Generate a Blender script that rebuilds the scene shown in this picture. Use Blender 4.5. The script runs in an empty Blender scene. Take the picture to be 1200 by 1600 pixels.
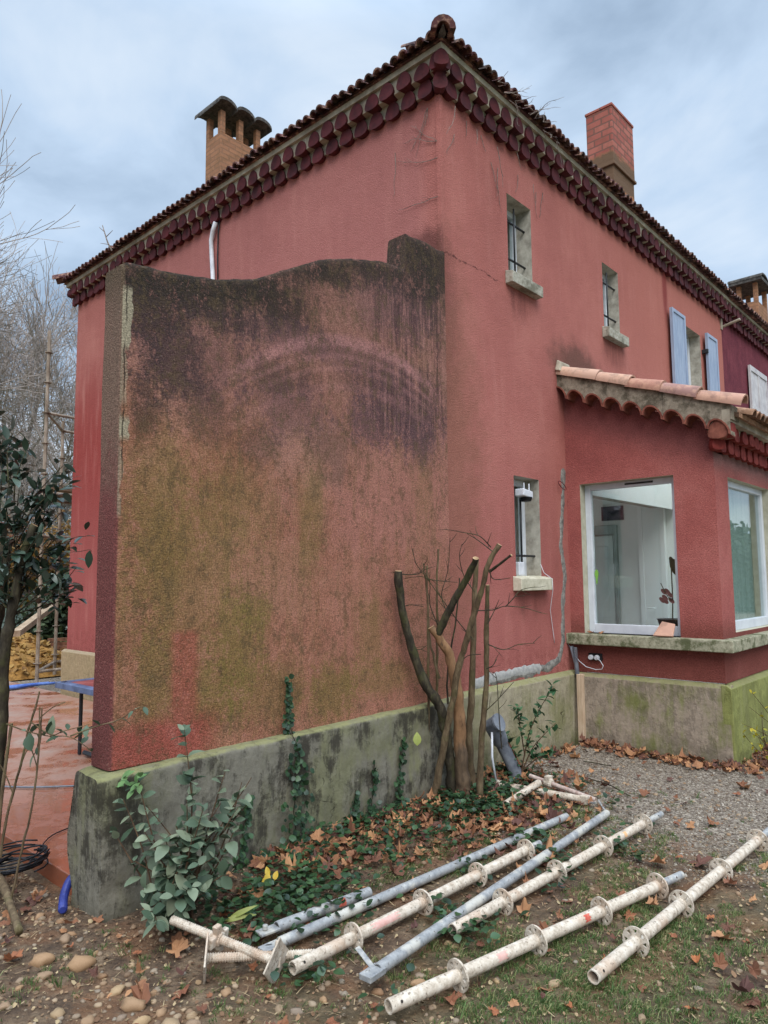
import bpy, math, random
from mathutils import Vector, Matrix, noise
R = random.Random(7)
rad = math.radians
scene = bpy.context.scene
COL = scene.collection

# ------------------------------------------------------------------ camera
F, YAW, PIT, ROLL = 1114.8406, rad(47.5809), rad(5.4681), rad(-0.486)
CAM = Vector((-4.6148, -3.5324, 1.6))
fw = Vector((math.sin(YAW)*math.cos(PIT), math.cos(YAW)*math.cos(PIT), math.sin(PIT)))
rt = Vector((math.cos(YAW), -math.sin(YAW), 0)); up0 = rt.cross(fw)
RT = rt*math.cos(ROLL)+up0*math.sin(ROLL); UP = -rt*math.sin(ROLL)+up0*math.cos(ROLL)
cd = bpy.data.cameras.new('camera'); cam = bpy.data.objects.new('camera', cd); COL.objects.link(cam)
cd.sensor_fit = 'VERTICAL'; cd.sensor_height = 24; cd.lens = 24*F/1600
cd.clip_start = .05; cd.clip_end = 600
m = Matrix((RT, UP, -fw)).transposed().to_4x4(); m.translation = CAM
cam.matrix_world = m
scene.camera = cam
def ray(x, y): return fw+RT*((x-600)/F)-UP*((y-800)/F)
def on(x, y, ax, c):                      # photo measurement -> world point on an axis plane
    d = ray(x, y); return CAM+d*((c-CAM[ax])/d[ax])
def at(x, y, dep): return CAM+ray(x, y)*dep

# ------------------------------------------------------------------ sky, sun, exposure
world = bpy.data.worlds.new('World'); scene.world = world; world.use_nodes = True
SUN_EL, SUN_AZ = rad(48), rad(222)        # azimuth clockwise from +Y
sl = bpy.data.lights.new('sun', 'SUN'); sl.energy = 1.5; sl.angle = rad(50); sl.color = (1, .97, .93)
so = bpy.data.objects.new('sun', sl); COL.objects.link(so)
sd = Vector((math.sin(SUN_AZ)*math.cos(SUN_EL), math.cos(SUN_AZ)*math.cos(SUN_EL), math.sin(SUN_EL)))
so.rotation_euler = sd.to_track_quat('Z', 'Y').to_euler(); so.location = (-20, -20, 30)
scene.view_settings.view_transform = 'Standard'; scene.view_settings.look = 'None'
scene.view_settings.gamma = 1; scene.view_settings.exposure = .95
scene.render.engine = 'CYCLES'; scene.cycles.max_bounces = 8; scene.cycles.transparent_max_bounces = 24

def lin(v):
    v /= 255.; return v/12.92 if v <= .04045 else ((v+.055)/1.055)**2.4
def C3(r, g, b, k=1.0): return (lin(r)*k, lin(g)*k, lin(b)*k, 1)

class G:                                  # small node-graph helper
    def __init__(s, nt): s.nt = nt; s.n = nt.nodes; s.l = nt.links
    def new(s, t, **kw):
        n = s.n.new(t)
        for k, v in kw.items(): setattr(n, k, v)
        return n
    def put(s, sock, v):
        if isinstance(v, bpy.types.NodeSocket): s.l.new(v, sock)
        elif v is not None:
            try: sock.default_value = v
            except Exception: sock.default_value = tuple(v)[:3]
    def m(s, op, a, b=None, c=None, clamp=False):
        n = s.new('ShaderNodeMath', operation=op, use_clamp=clamp)
        s.put(n.inputs[0], a)
        if b is not None: s.put(n.inputs[1], b)
        if c is not None: s.put(n.inputs[2], c)
        return n.outputs[0]
    def vm(s, op, a, b=None):
        n = s.new('ShaderNodeVectorMath', operation=op); s.put(n.inputs[0], a)
        if b is not None: s.put(n.inputs[1], b)
        return n.outputs['Value'] if op in ('LENGTH', 'DISTANCE', 'DOT_PRODUCT') else n.outputs[0]
    def ss(s, x, lo, hi, a=0., b=1.):
        n = s.new('ShaderNodeMapRange', interpolation_type='SMOOTHSTEP')
        s.put(n.inputs[0], x)
        for i, v in enumerate((lo, hi, a, b)): s.put(n.inputs[i+1], v)
        return n.outputs[0]
    def mix(s, f, a, b, bt='MIX'):
        n = s.new('ShaderNodeMix', data_type='RGBA', blend_type=bt)
        s.put(n.inputs[0], f); s.put(n.inputs[6], a); s.put(n.inputs[7], b); return n.outputs[2]
    def obj(s):
        if not hasattr(s, '_o'):
            s._o = s.new('ShaderNodeTexCoord').outputs['Object']
        return s._o
    def xyz(s, v=None):
        n = s.new('ShaderNodeSeparateXYZ'); s.put(n.inputs[0], v or s.obj()); return n.outputs
    def sc(s, v, k): return s.vm('MULTIPLY', v or s.obj(), k)
    def noise(s, scale, det=4, ro=.55, v=None, k=None, dist=0, off=None):
        v = v or s.obj()
        if k: v = s.sc(v, k)
        if off: v = s.vm('ADD', v, off)
        n = s.new('ShaderNodeTexNoise'); s.put(n.inputs['Vector'], v)
        n.inputs['Scale'].default_value = scale; n.inputs['Detail'].default_value = det
        n.inputs['Roughness'].default_value = ro; n.inputs['Distortion'].default_value = dist
        return n.outputs['Fac']
    def vor(s, scale, v=None, feat='F1', out='Distance', k=None):
        v = v or s.obj()
        if k: v = s.sc(v, k)
        n = s.new('ShaderNodeTexVoronoi', feature=feat); s.put(n.inputs['Vector'], v)
        n.inputs['Scale'].default_value = scale
        return n.outputs[out]
    def ramp(s, f, stops):
        n = s.new('ShaderNodeValToRGB'); s.put(n.inputs[0], f); e = n.color_ramp.elements
        while len(e) < len(stops): e.new(.5)
        for q, (p, c) in zip(e, stops): q.position = p; q.color = c
        return n.outputs[0]
    def rnd(s): return s.new('ShaderNodeNewGeometry').outputs['Random Per Island']
    def out(s, col, rough=.9, bump=None, bd=.005, bs=1., metal=0., spec=.3, trans=None):
        p = s.new('ShaderNodeBsdfPrincipled'); s.put(p.inputs['Base Color'], col)
        s.put(p.inputs['Roughness'], rough); s.put(p.inputs['Metallic'], metal)
        p.inputs['Specular IOR Level'].default_value = spec
        if bump is not None:
            b = s.new('ShaderNodeBump'); b.inputs['Distance'].default_value = bd
            b.inputs['Strength'].default_value = bs
            s.put(b.inputs['Height'], bump); s.l.new(b.outputs[0], p.inputs['Normal'])
        sh = p.outputs[0]
        if trans is not None:
            t = s.new('ShaderNodeBsdfTranslucent'); s.put(t.inputs[0], col)
            mx = s.new('ShaderNodeMixShader'); mx.inputs[0].default_value = trans
            s.l.new(sh, mx.inputs[1]); s.l.new(t.outputs[0], mx.inputs[2]); sh = mx.outputs[0]
        o = s.new('ShaderNodeOutputMaterial'); s.l.new(sh, o.inputs[0])
def material(name, fn):
    mt = bpy.data.materials.new(name); mt.use_nodes = True; mt.node_tree.nodes.clear()
    fn(G(mt.node_tree)); return mt

# world shader: Nishita sky behind broken overcast cloud
g = G(world.node_tree); g.n.clear()
sky = g.new('ShaderNodeTexSky', sky_type='NISHITA', sun_disc=False)
sky.sun_elevation = SUN_EL; sky.sun_rotation = SUN_AZ
gv = g.new('ShaderNodeTexCoord').outputs['Generated']
X_, Y_, Z_ = g.xyz(gv)
zz = g.m('ADD', g.m('MAXIMUM', Z_, 0.), .18)
cp = g.new('ShaderNodeCombineXYZ'); g.put(cp.inputs[0], g.m('DIVIDE', X_, zz)); g.put(cp.inputs[1], g.m('DIVIDE', Y_, zz))
cv = cp.outputs[0]
n1 = g.noise(.8, 5, .5, v=cv, k=(1, 1.5, 1), dist=.3, off=(3.1, 1.7, 0)); n2 = g.noise(2.2, 6, .55, v=cv, k=(1.3, 1, 1), dist=.5)
cf = g.m('ADD', g.m('MULTIPLY', n1, .65), g.m('MULTIPLY', n2, .35))
cloud = g.ramp(cf, [(.36, (.20, .275, .38, 1)), (.45, (.32, .42, .55, 1)), (.53, (.45, .565, .71, 1)), (.63, (.62, .70, .79, 1))])
bright = g.ss(Z_, .62, .95, 1.0, 4.8)       # overcast skies are brighter overhead than low down
cmb = g.new('ShaderNodeCombineXYZ')
for i in range(3): g.put(cmb.inputs[i], g.m('MULTIPLY', bright, 6.9))
cl = g.vm('MULTIPLY', cloud, cmb.outputs[0])
skc = g.mix(.9, sky.outputs[0], cl)
bg = g.new('ShaderNodeBackground'); g.put(bg.inputs[0], skc); bg.inputs[1].default_value = .1
wo = g.new('ShaderNodeOutputWorld'); g.l.new(bg.outputs[0], wo.inputs[0])

# ------------------------------------------------------------------ object helpers
def tag(o, label=None, cat=None, group=None, kind=None):
    if label: o['label'] = label
    if cat: o['category'] = cat
    if group: o['group'] = group
    if kind: o['kind'] = kind
    return o
def empty(name, loc, label, cat, group=None):
    o = bpy.data.objects.new(name, None); COL.objects.link(o); o.location = loc
    o.empty_display_size = .2
    return tag(o, label, cat, group)
def absloc(o):
    v = Vector(o.location)
    while o.parent: o = o.parent; v += Vector(o.location)
    return v
class MB:
    def __init__(s): s.v = []; s.f = []; s.m = []; s.mi = 0
    def a(s, *ps):
        i = len(s.v); s.v += [tuple(p) for p in ps]; return i
    def face(s, ids): s.f.append(tuple(ids)); s.m.append(s.mi)
    def poly(s, *ps):
        i = s.a(*ps); s.face(range(i, i+len(ps)))
    def box(s, x0, x1, y0, y1, z0, z1):
        i = s.a((x0,y0,z0),(x1,y0,z0),(x1,y1,z0),(x0,y1,z0),(x0,y0,z1),(x1,y0,z1),(x1,y1,z1),(x0,y1,z1))
        for q in ((0,3,2,1),(4,5,6,7),(0,1,5,4),(1,2,6,5),(2,3,7,6),(3,0,4,7)): s.face([i+k for k in q])
    def obox(s, c, ax, ay, az):            # oriented box, half-extent vectors
        c, ax, ay, az = map(Vector, (c, ax, ay, az))
        i = s.a(*[c+ax*a+ay*b+az*d for d in (-1, 1) for a, b in ((-1,-1),(1,-1),(1,1),(-1,1))])
        for q in ((0,3,2,1),(4,5,6,7),(0,1,5,4),(1,2,6,5),(2,3,7,6),(3,0,4,7)): s.face([i+k for k in q])
    def prism(s, pts, d):                  # polygon pts extruded by vector d
        n = len(pts); d = Vector(d); i = s.a(*pts); j = s.a(*[Vector(p)+d for p in pts])
        s.face(range(i, i+n)); s.face([j+n-1-k for k in range(n)])
        for k in range(n): s.face((i+(k+1) % n, i+k, j+k, j+(k+1) % n))
    def tube(s, pts, rs, n=8, cap=True):
        pts = [Vector(p) for p in pts]
        if not hasattr(rs, '__len__'): rs = [rs]*len(pts)
        ref = None; rings = []
        for k, p in enumerate(pts):
            t = (pts[min(k+1, len(pts)-1)]-pts[max(k-1, 0)])
            if t.length < 1e-9: t = Vector((0, 0, 1))
            t.normalize()
            if ref is None: ref = t.orthogonal().normalized()
            ref = ref-t*ref.dot(t)
            if ref.length < 1e-6: ref = t.orthogonal()
            ref.normalize(); b = t.cross(ref)
            rings.append(s.a(*[p+(ref*math.cos(2*math.pi*q/n)+b*math.sin(2*math.pi*q/n))*rs[k] for q in range(n)]))
        for a, b in zip(rings, rings[1:]):
            for q in range(n): s.face((a+q, a+(q+1) % n, b+(q+1) % n, b+q))
        if cap: s.face([rings[0]+n-1-q for q in range(n)]); s.face([rings[-1]+q for q in range(n)])
    def build(s, name, mats, parent=None, smooth=False, bevel=0, auto=None):
        me = bpy.data.meshes.new(name); me.from_pydata(s.v, [], s.f)
        if not isinstance(mats, (list, tuple)): mats = [mats]
        for q in mats: me.materials.append(q)
        if len(mats) > 1 and len(me.polygons) == len(s.m): me.polygons.foreach_set('material_index', s.m)
        if smooth: me.polygons.foreach_set('use_smooth', [True]*len(me.polygons))
        me.validate(clean_customdata=False)
        o = bpy.data.objects.new(name, me); COL.objects.link(o)
        if parent: o.parent = parent; o.location = -absloc(parent)
        if auto is not None:
            me.polygons.foreach_set('use_smooth', [True]*len(me.polygons))
            me.set_sharp_from_angle(angle=rad(auto))
        if bevel:
            b = o.modifiers.new('bevel', 'BEVEL'); b.width = bevel; b.segments = 2; b.limit_method = 'ANGLE'; b.angle_limit = rad(40)
        me.update()
        return o
def nz(x, y, z=0, s=1.): return noise.noise(Vector((x*s, y*s, z*s)))

# ------------------------------------------------------------------ materials
def blobf(g, X, Z, cx, cz, rx, rz, wob=None, lo=1.4, hi=.42):
    a = g.m('DIVIDE', g.m('SUBTRACT', X, cx), rx); b = g.m('DIVIDE', g.m('SUBTRACT', Z, cz), rz)
    d = g.m('SQRT', g.m('ADD', g.m('MULTIPLY', a, a), g.m('MULTIPLY', b, b)))
    if wob is not None: d = g.m('ADD', d, wob)
    return g.ss(d, lo, hi)
def stucco_bump(g, sc=1.):
    a = g.noise(75*sc, 3, .6); b = g.vor(120*sc); c = g.noise(9, 3, .5)
    return g.m('ADD', g.m('ADD', g.m('MULTIPLY', a, .9), g.m('MULTIPLY', b, -.5)), g.m('MULTIPLY', c, .8))
def grain(g, col, amt=.35, sc=110):
    n = g.noise(sc, 2, .6)
    n = g.ss(n, .3, .7, 1-amt, 1+amt*.6)
    cmb = g.new('ShaderNodeCombineXYZ')
    for i in range(3): g.put(cmb.inputs[i], n)
    return g.vm('MULTIPLY', col, cmb.outputs[0])

def m_house(g):
    X, Y, Z = g.xyz()
    a = g.noise(.9, 5, .6); st = g.noise(3, 4, .6, k=(2.5, 2.5, .35)); fine = g.noise(14, 4, .65)
    col = g.ramp(a, [(.3, C3(156, 94, 86)), (.5, C3(169, 104, 95)), (.7, C3(181, 117, 106))])
    # the front turns more orange to the far end, the far low part of the side is fresher red
    col = g.mix(g.m('MULTIPLY', g.ss(X, 1.5, 5.5), g.ss(Z, 2.8, 4.4)), col, g.mix(a, C3(168, 102, 90), C3(182, 115, 102)))
    low = g.m('MULTIPLY', g.ss(Y, 4.2, 5.6), g.ss(g.m('ADD', Z, g.m('MULTIPLY', st, 2.2)), 6.2, 4.6))
    col = g.mix(low, col, g.mix(fine, C3(140, 60, 55), C3(156, 74, 68)))
    side = g.m('MULTIPLY', g.ss(Y, .05, .3), g.ss(Y, 5.6, 4.6))
    col = g.mix(g.m('MULTIPLY', side, .6), col, g.mix(fine, C3(158, 101, 96), C3(172, 115, 110)))
    pk = g.m('MULTIPLY', g.ss(Z, 3.4, 1.4), g.ss(X, 2.1, 1.6))
    col = g.mix(g.m('MULTIPLY', pk, .55), col, g.mix(st, C3(154, 88, 84), C3(176, 108, 101)))
    # washed-out vertical streaks
    col = g.mix(g.ss(st, .5, .75, 0, .22), col, C3(196, 136, 124))
    col = g.mix(g.ss(st, .46, .3, 0, .18), col, C3(146, 92, 86))
    wob = g.m('MULTIPLY', g.m('SUBTRACT', g.noise(5, 5, .7), .5), 1.6)
    def bl(cx, cz, rx, rz, c, amt, ax=X):
        nonlocal col
        col = g.mix(g.m('MULTIPLY', blobf(g, ax, Z, cx, cz, rx, rz, wob), amt), col, c)
    fr = g.ss(Y, .1, .02)
    # mould above the lean-to roof
    mo = g.m('MULTIPLY', g.m('MAXIMUM', blobf(g, X, Z, 2.35, 3.84, .55, .3, wob), blobf(g, X, Z, 3.1, 3.66, .7, .2, wob)), g.ss(Y, .1, -.01))
    col = g.mix(g.m('MULTIPLY', mo, .8), col, g.mix(g.noise(60, 3, .7), C3(58, 46, 40), C3(112, 82, 70)))
    # rain-washed corner by the garden wall, grime on both sides of it
    mo = g.m('MULTIPLY', g.m('MULTIPLY', blobf(g, Y, Z, .18, 4.42, .28, .2, wob), g.ss(X, .02, .005)), .7)
    col = g.mix(mo, col, C3(84, 52, 48))
    mo = g.m('MULTIPLY', g.m('MULTIPLY', blobf(g, X, Z, .02, 3.7, .2, .8, wob), fr), .6)
    col = g.mix(mo, col, C3(92, 52, 50))
    mo = g.m('MULTIPLY', g.m('MULTIPLY', blobf(g, X, Z, .0, 2.4, .55, 1.9, wob), fr), .75)
    col = g.mix(mo, col, g.mix(fine, C3(118, 80, 64), C3(160, 108, 92)))
    # streaks below sills
    for cx, cz in ((1.22, 4.29), (3.3, 4.27), (1.25, 1.42)):
        mo = g.m('MULTIPLY', g.m('MULTIPLY', blobf(g, X, Z, cx, cz, .32, .2, wob), fr), g.ss(st, .3, .7))
        col = g.mix(g.m('MULTIPLY', mo, .6), col, C3(98, 56, 50))
    mo = g.m('MULTIPLY', g.m('MULTIPLY', blobf(g, X, Z, 5.02, 5.6, .09, .5, None), fr), .7)
    col = g.mix(mo, col, C3(120, 38, 42))
    col = g.mix(g.m('MULTIPLY', g.ss(Z, 1.15, .7), g.ss(fine, .4, .62, 0, .5)), col, C3(124, 66, 60))
    # crack running from the garden wall towards the upper window, with chipped edges
    cw = g.m('MULTIPLY', g.m('SUBTRACT', g.noise(6, 5, .7), .5), .16)
    cl_ = g.m('ABSOLUTE', g.m('SUBTRACT', g.m('ADD', Z, cw), 4.37))
    cm = g.m('MULTIPLY', g.m('MULTIPLY', g.ss(cl_, .012, .002), g.m('MULTIPLY', g.ss(X, .0, .05), g.ss(X, .95, .8))), fr)
    col = g.mix(g.m('MULTIPLY', cm, g.ss(g.noise(19, 3), .42, .55, .25, .9)), col, C3(84, 50, 46))
    pit = g.ss(g.vor(26), .09, .04)
    col = g.mix(g.m('MULTIPLY', pit, g.ss(g.noise(2.3, 2), .5, .62, 0, .7)), col, C3(90, 48, 46))
    col = grain(g, col, .22, 95)
    g.out(col, .95, g.m('ADD', stucco_bump(g), g.m('MULTIPLY', g.noise(2.6, 4, .6), 2.)), .007, .8, spec=.15)
HOUSE = material('house_render', m_house)

def m_bay(g):
    X, Y, Z = g.xyz()
    a = g.noise(1.6, 5, .6); st = g.noise(4, 4, .6, k=(2.5, 2.5, .35)); fine = g.noise(16, 4, .65)
    col = g.ramp(a, [(.3, C3(146, 82, 77)), (.5, C3(163, 93, 86)), (.72, C3(178, 110, 102))])
    col = g.mix(g.ss(st, .52, .75, 0, .35), col, C3(178, 104, 98))
    wob = g.m('MULTIPLY', g.m('SUBTRACT', g.noise(6, 5, .7), .5), 1.6)
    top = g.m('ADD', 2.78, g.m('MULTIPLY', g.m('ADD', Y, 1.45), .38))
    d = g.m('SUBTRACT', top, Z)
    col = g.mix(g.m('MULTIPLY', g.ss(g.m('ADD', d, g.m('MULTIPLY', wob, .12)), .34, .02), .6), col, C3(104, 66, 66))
    fr = g.ss(Y, -1.44, -1.455)
    col = g.mix(g.m('MULTIPLY', fr, g.ss(g.m('ADD', d, g.m('MULTIPLY', wob, .1)), .3, .0, 0, .7)), col, C3(128, 104, 98))
    col = g.mix(g.m('MULTIPLY', g.ss(g.m('ADD', Z, g.m('MULTIPLY', wob, .06)), 1.3, 1.08), .6), col, C3(96, 52, 42))
    pit = g.ss(g.vor(30), .1, .04); col = g.mix(g.m('MULTIPLY', pit, .5), col, C3(104, 50, 46))
    col = grain(g, col, .25, 95)
    g.out(col, .95, stucco_bump(g), .008, .9, spec=.15)
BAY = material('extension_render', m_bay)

def m_wing(g):
    X, Y, Z = g.xyz()
    st = g.noise(5, 5, .65, k=(2.2, 1, .3)); st2 = g.noise(9, 4, .7, k=(2.5, 1, .2), off=(7, 0, 3))
    big = g.noise(1.7, 5, .62); fine = g.noise(22, 4, .7); mid = g.noise(6, 5, .65)
    wob = g.m('MULTIPLY', g.m('SUBTRACT', mid, .5), 2.2)
    wob2 = g.m('MULTIPLY', g.m('SUBTRACT', st, .5), 2.6)
    spk = g.m('MULTIPLY', g.m('SUBTRACT', g.noise(48, 3, .65, off=(2, 5, 9)), .5), 1.9)
    wob2 = g.m('ADD', g.m('ADD', g.m('MULTIPLY', wob2, .7), g.m('MULTIPLY', wob, .45)), spk)
    W = g.m('ADD', g.m('MULTIPLY', wob, .7), g.m('MULTIPLY', wob2, .75))
    col = g.ramp(g.m('ADD', g.m('MULTIPLY', big, .6), g.m('MULTIPLY', fine, .4)),
                 [(.3, C3(124, 86, 64)), (.45, C3(148, 102, 78)), (.58, C3(166, 118, 94)), (.72, C3(182, 134, 112))])
    fr = 1.
    def P(px, py): q = on(px, py, 1, -.03); return q.x, q.z
    def bl(px, py, rx, ry, c, amt, w=W):
        nonlocal col
        x, z = P(px, py); x1 = P(px+rx, py)[0]; z1 = P(px, py-ry)[1]
        f = g.m('MULTIPLY', blobf(g, X, Z, x, z, abs(x1-x), abs(z1-z), w), amt)
        col = g.mix(f, col, c)
    col = g.mix(g.ss(g.m('ADD', Z, g.m('MULTIPLY', wob, .2)), 2.2, 3.1, 0, .6), col, g.mix(fine, C3(116, 84, 78), C3(160, 116, 108)))
    col = g.mix(g.ss(X, -1.6, -.5, 0, .12), col, C3(164, 112, 106))
    pink, olive, dark, purp = C3(180, 128, 124), C3(122, 106, 58), C3(56, 49, 45), C3(96, 72, 74)
    # olive algae in the lower two thirds
    bl(620, 960, 190, 330, C3(170, 112, 98), .42); bl(640, 760, 150, 110, C3(168, 114, 104), .5)
    bl(480, 700, 70, 60, C3(164, 122, 106), .6); bl(420, 900, 90, 60, C3(160, 118, 94), .5)
    for a in ((250, 800, 50, 160, .5), (300, 900, 90, 170, .5), (240, 1060, 26, 90, .55), (370, 1010, 40, 90, .8), (330, 1080, 40, 60, .7), (430, 1080, 70, 50, .6), (485, 800, 22, 90, .65),
              (370, 790, 60, 80, .5), (520, 1080, 40, 50, .75), (600, 1060, 60, 26, .55), (580, 990, 22, 60, .5), (660, 700, 14, 160, .35), (400, 960, 26, 30, .8)):
        bl(*a[:4], olive, a[4]*.82, wob2)
    col = g.mix(g.m('MULTIPLY', g.ss(st2, .5, .64), g.m('MULTIPLY', g.ss(Z, 2.9, 2.2), .28)), col, C3(118, 98, 60))
    # black grime below the coping
    for a in ((240, 470, 60, 90, .95), (330, 470, 90, 46, .9), (430, 470, 80, 36, .85), (270, 560, 60, 70, .8), (230, 640, 30, 60, .6), (320, 640, 60, 50, .45), (500, 420, 50, 22, .8), (590, 430, 50, 22, .7),
              (660, 400, 34, 30, .6), (670, 470, 26, 70, .75), (440, 590, 60, 30, .6), (520, 700, 40, 50, .35), (560, 600, 40, 26, .5), (400, 690, 30, 50, .4)):
        bl(*a[:4], dark, a[4])
    for a in ((290, 560, 90, 90, .4), (430, 520, 100, 30, .5), (640, 640, 60, 60, .85), (590, 660, 50, 40, .75), (600, 480, 50, 50, .5), (655, 690, 30, 40, .7), (640, 480, 44, 60, .6), (450, 640, 60, 50, .55), (560, 560, 120, 24, .5)):
        bl(*a[:4], purp, a[4], wob2)
    fs = g.noise(30, 4, .7, k=(1, 1, .06), off=(3, 0, 0))
    q0, q1 = P(560, 430), P(690, 700)
    fm = g.m('MULTIPLY', g.ss(X, q0[0]-.1, q0[0]+.3), g.m('MULTIPLY', g.ss(g.m('ADD', Z, g.m('MULTIPLY', W, .12)), q1[1]-.1, q1[1]+.15), g.ss(X, .02, -.1)))
    col = g.mix(g.m('MULTIPLY', fm, g.ss(fs, .48, .62, 0, .7)), col, C3(74, 54, 56))
    col = g.mix(g.m('MULTIPLY', fm, g.ss(fs, .46, .36, 0, .5)), col, C3(176, 126, 116))
    # continuous dark edge following the curved top
    tz = g.ss(X, -2.3, -.8, 3.36, 4.03)
    col = g.mix(g.m('MULTIPLY', g.ss(g.m('ADD', g.m('SUBTRACT', tz, Z), g.m('MULTIPLY', W, .2)), .36, .0), .85), col, C3(50, 46, 41))
    # rubbed pale pink arc left by a swinging branch
    dx = g.m('ADD', X, .93); pz = g.m('SUBTRACT', 3.30, g.m('MULTIPLY', g.m('MULTIPLY', dx, dx), .315))
    dz_ = g.m('ADD', g.m('SUBTRACT', Z, pz), g.m('MULTIPLY', wob, .02))
    ends = g.m('MULTIPLY', g.ss(X, -2.35, -1.9), g.ss(X, .0, -.35))
    for off, wd, am in ((0, .07, .62), (-.11, .03, .3), (-.2, .035, .22), (-.33, .05, .2)):
        rg = g.m('MULTIPLY', g.ss(g.m('ABSOLUTE', g.m('SUBTRACT', dz_, off)), wd, wd*.2), am)
        rg = g.m('MULTIPLY', g.m('MULTIPLY', rg, ends), g.ss(g.m('ADD', mid, g.m('MULTIPLY', spk, .3)), .2, .6))
        col = g.mix(rg, col, pink)
    # cleaner red paint low at the near end with a finger going up
    x1, z1 = P(330, 1160); z2 = P(250, 1135)[1]
    red = g.mix(fine, C3(144, 68, 60), C3(166, 90, 78))
    f1 = g.m('MULTIPLY', g.ss(g.m('ADD', X, g.m('MULTIPLY', wob, .06)), x1+.12, x1-.12), g.ss(g.m('ADD', Z, g.m('MULTIPLY', wob, .05)), z2+.08, z2-.03))
    fx, fz = P(290, 985); ft = g.m('MULTIPLY', g.ss(g.m('ABSOLUTE', g.m('SUBTRACT', g.m('ADD', X, g.m('MULTIPLY', wob, .03)), fx)), .11, .05), g.ss(g.m('ADD', Z, g.m('MULTIPLY', wob, .02)), fz+.02, fz-.03))
    col = g.mix(g.m('MULTIPLY', g.m('MAXIMUM', f1, g.m('MULTIPLY', ft, .7)), .85), col, red)
    dirt = g.m('ADD', g.m('MULTIPLY', g.noise(13, 5, .7, off=(6, 2, 2), k=(1, 1, .6)), .6), g.m('MULTIPLY', g.noise(42, 3, .7), .4))
    col = g.mix(g.ss(dirt, .48, .62, 0, .6), col, C3(94, 78, 56))
    col = g.mix(g.ss(dirt, .47, .36, 0, .35), col, C3(178, 124, 110))
    # near end face: brown and mossy above, maroon below
    ef = g.ss(X, -2.815, -2.828)
    ecol = g.mix(g.ss(g.m('ADD', Z, g.m('MULTIPLY', W, .3)), 1.9, 2.5), C3(114, 68, 64), g.mix(st, C3(104, 92, 76), C3(132, 100, 88)))
    ecol = g.mix(g.ss(Z, 3.0, 3.3, 0, .6), ecol, C3(70, 64, 46))
    col = g.mix(ef, col, ecol)
    # knocked-off arris showing pale mortar, and a hairline crack
    wv = g.m('MULTIPLY', g.m('SUBTRACT', g.noise(7, 4, .6), .5), .09)
    def chip(za, zb, w, amt=.95):
        nonlocal col
        f = g.m('MULTIPLY', g.m('MULTIPLY', g.ss(g.m('ADD', X, wv), -2.8+w, -2.805+w), g.ss(X, -2.832, -2.826)), g.m('MULTIPLY', g.ss(Z, za-.03, za+.02), g.ss(Z, zb+.03, zb-.02)))
        col = g.mix(g.m('MULTIPLY', f, amt), col, C3(158, 148, 124))
    chip(2.85, 3.17, .022); chip(2.36, 2.46, .026); chip(2.55, 2.85, .004, .45); chip(1.95, 2.3, -.008, .5)
    cr = g.m('MULTIPLY', g.ss(g.m('ABSOLUTE', g.m('SUBTRACT', g.m('ADD', X, g.m('MULTIPLY', wv, .4)), -2.812)), .005, .001), g.ss(Z, 1.9, 2.1))
    col = g.mix(g.m('MULTIPLY', cr, g.ss(g.noise(5, 3), .4, .55, .1, .9)), col, C3(44, 38, 34))
    sp = g.ss(g.vor(17), .055, .03); col = g.mix(g.m('MULTIPLY', sp, g.ss(g.noise(3, 2), .52, .6, 0, .8)), col, C3(176, 160, 150))
    col = grain(g, col, .34, 100)
    col = g.mix(g.ss(g.noise(85, 2, .6, off=(1, 1, 1)), .6, .72, 0, .45), col, C3(70, 54, 44))
    col = g.mix(g.ss(g.noise(70, 2, .6, off=(8, 1, 4)), .64, .74, 0, .3), col, C3(196, 160, 140))
    col = grain(g, col, .25, 190)
    g.out(col, .97, stucco_bump(g, 1.25), .006, 1., spec=.12)
WING = material('garden_wall_render', m_wing)

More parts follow.
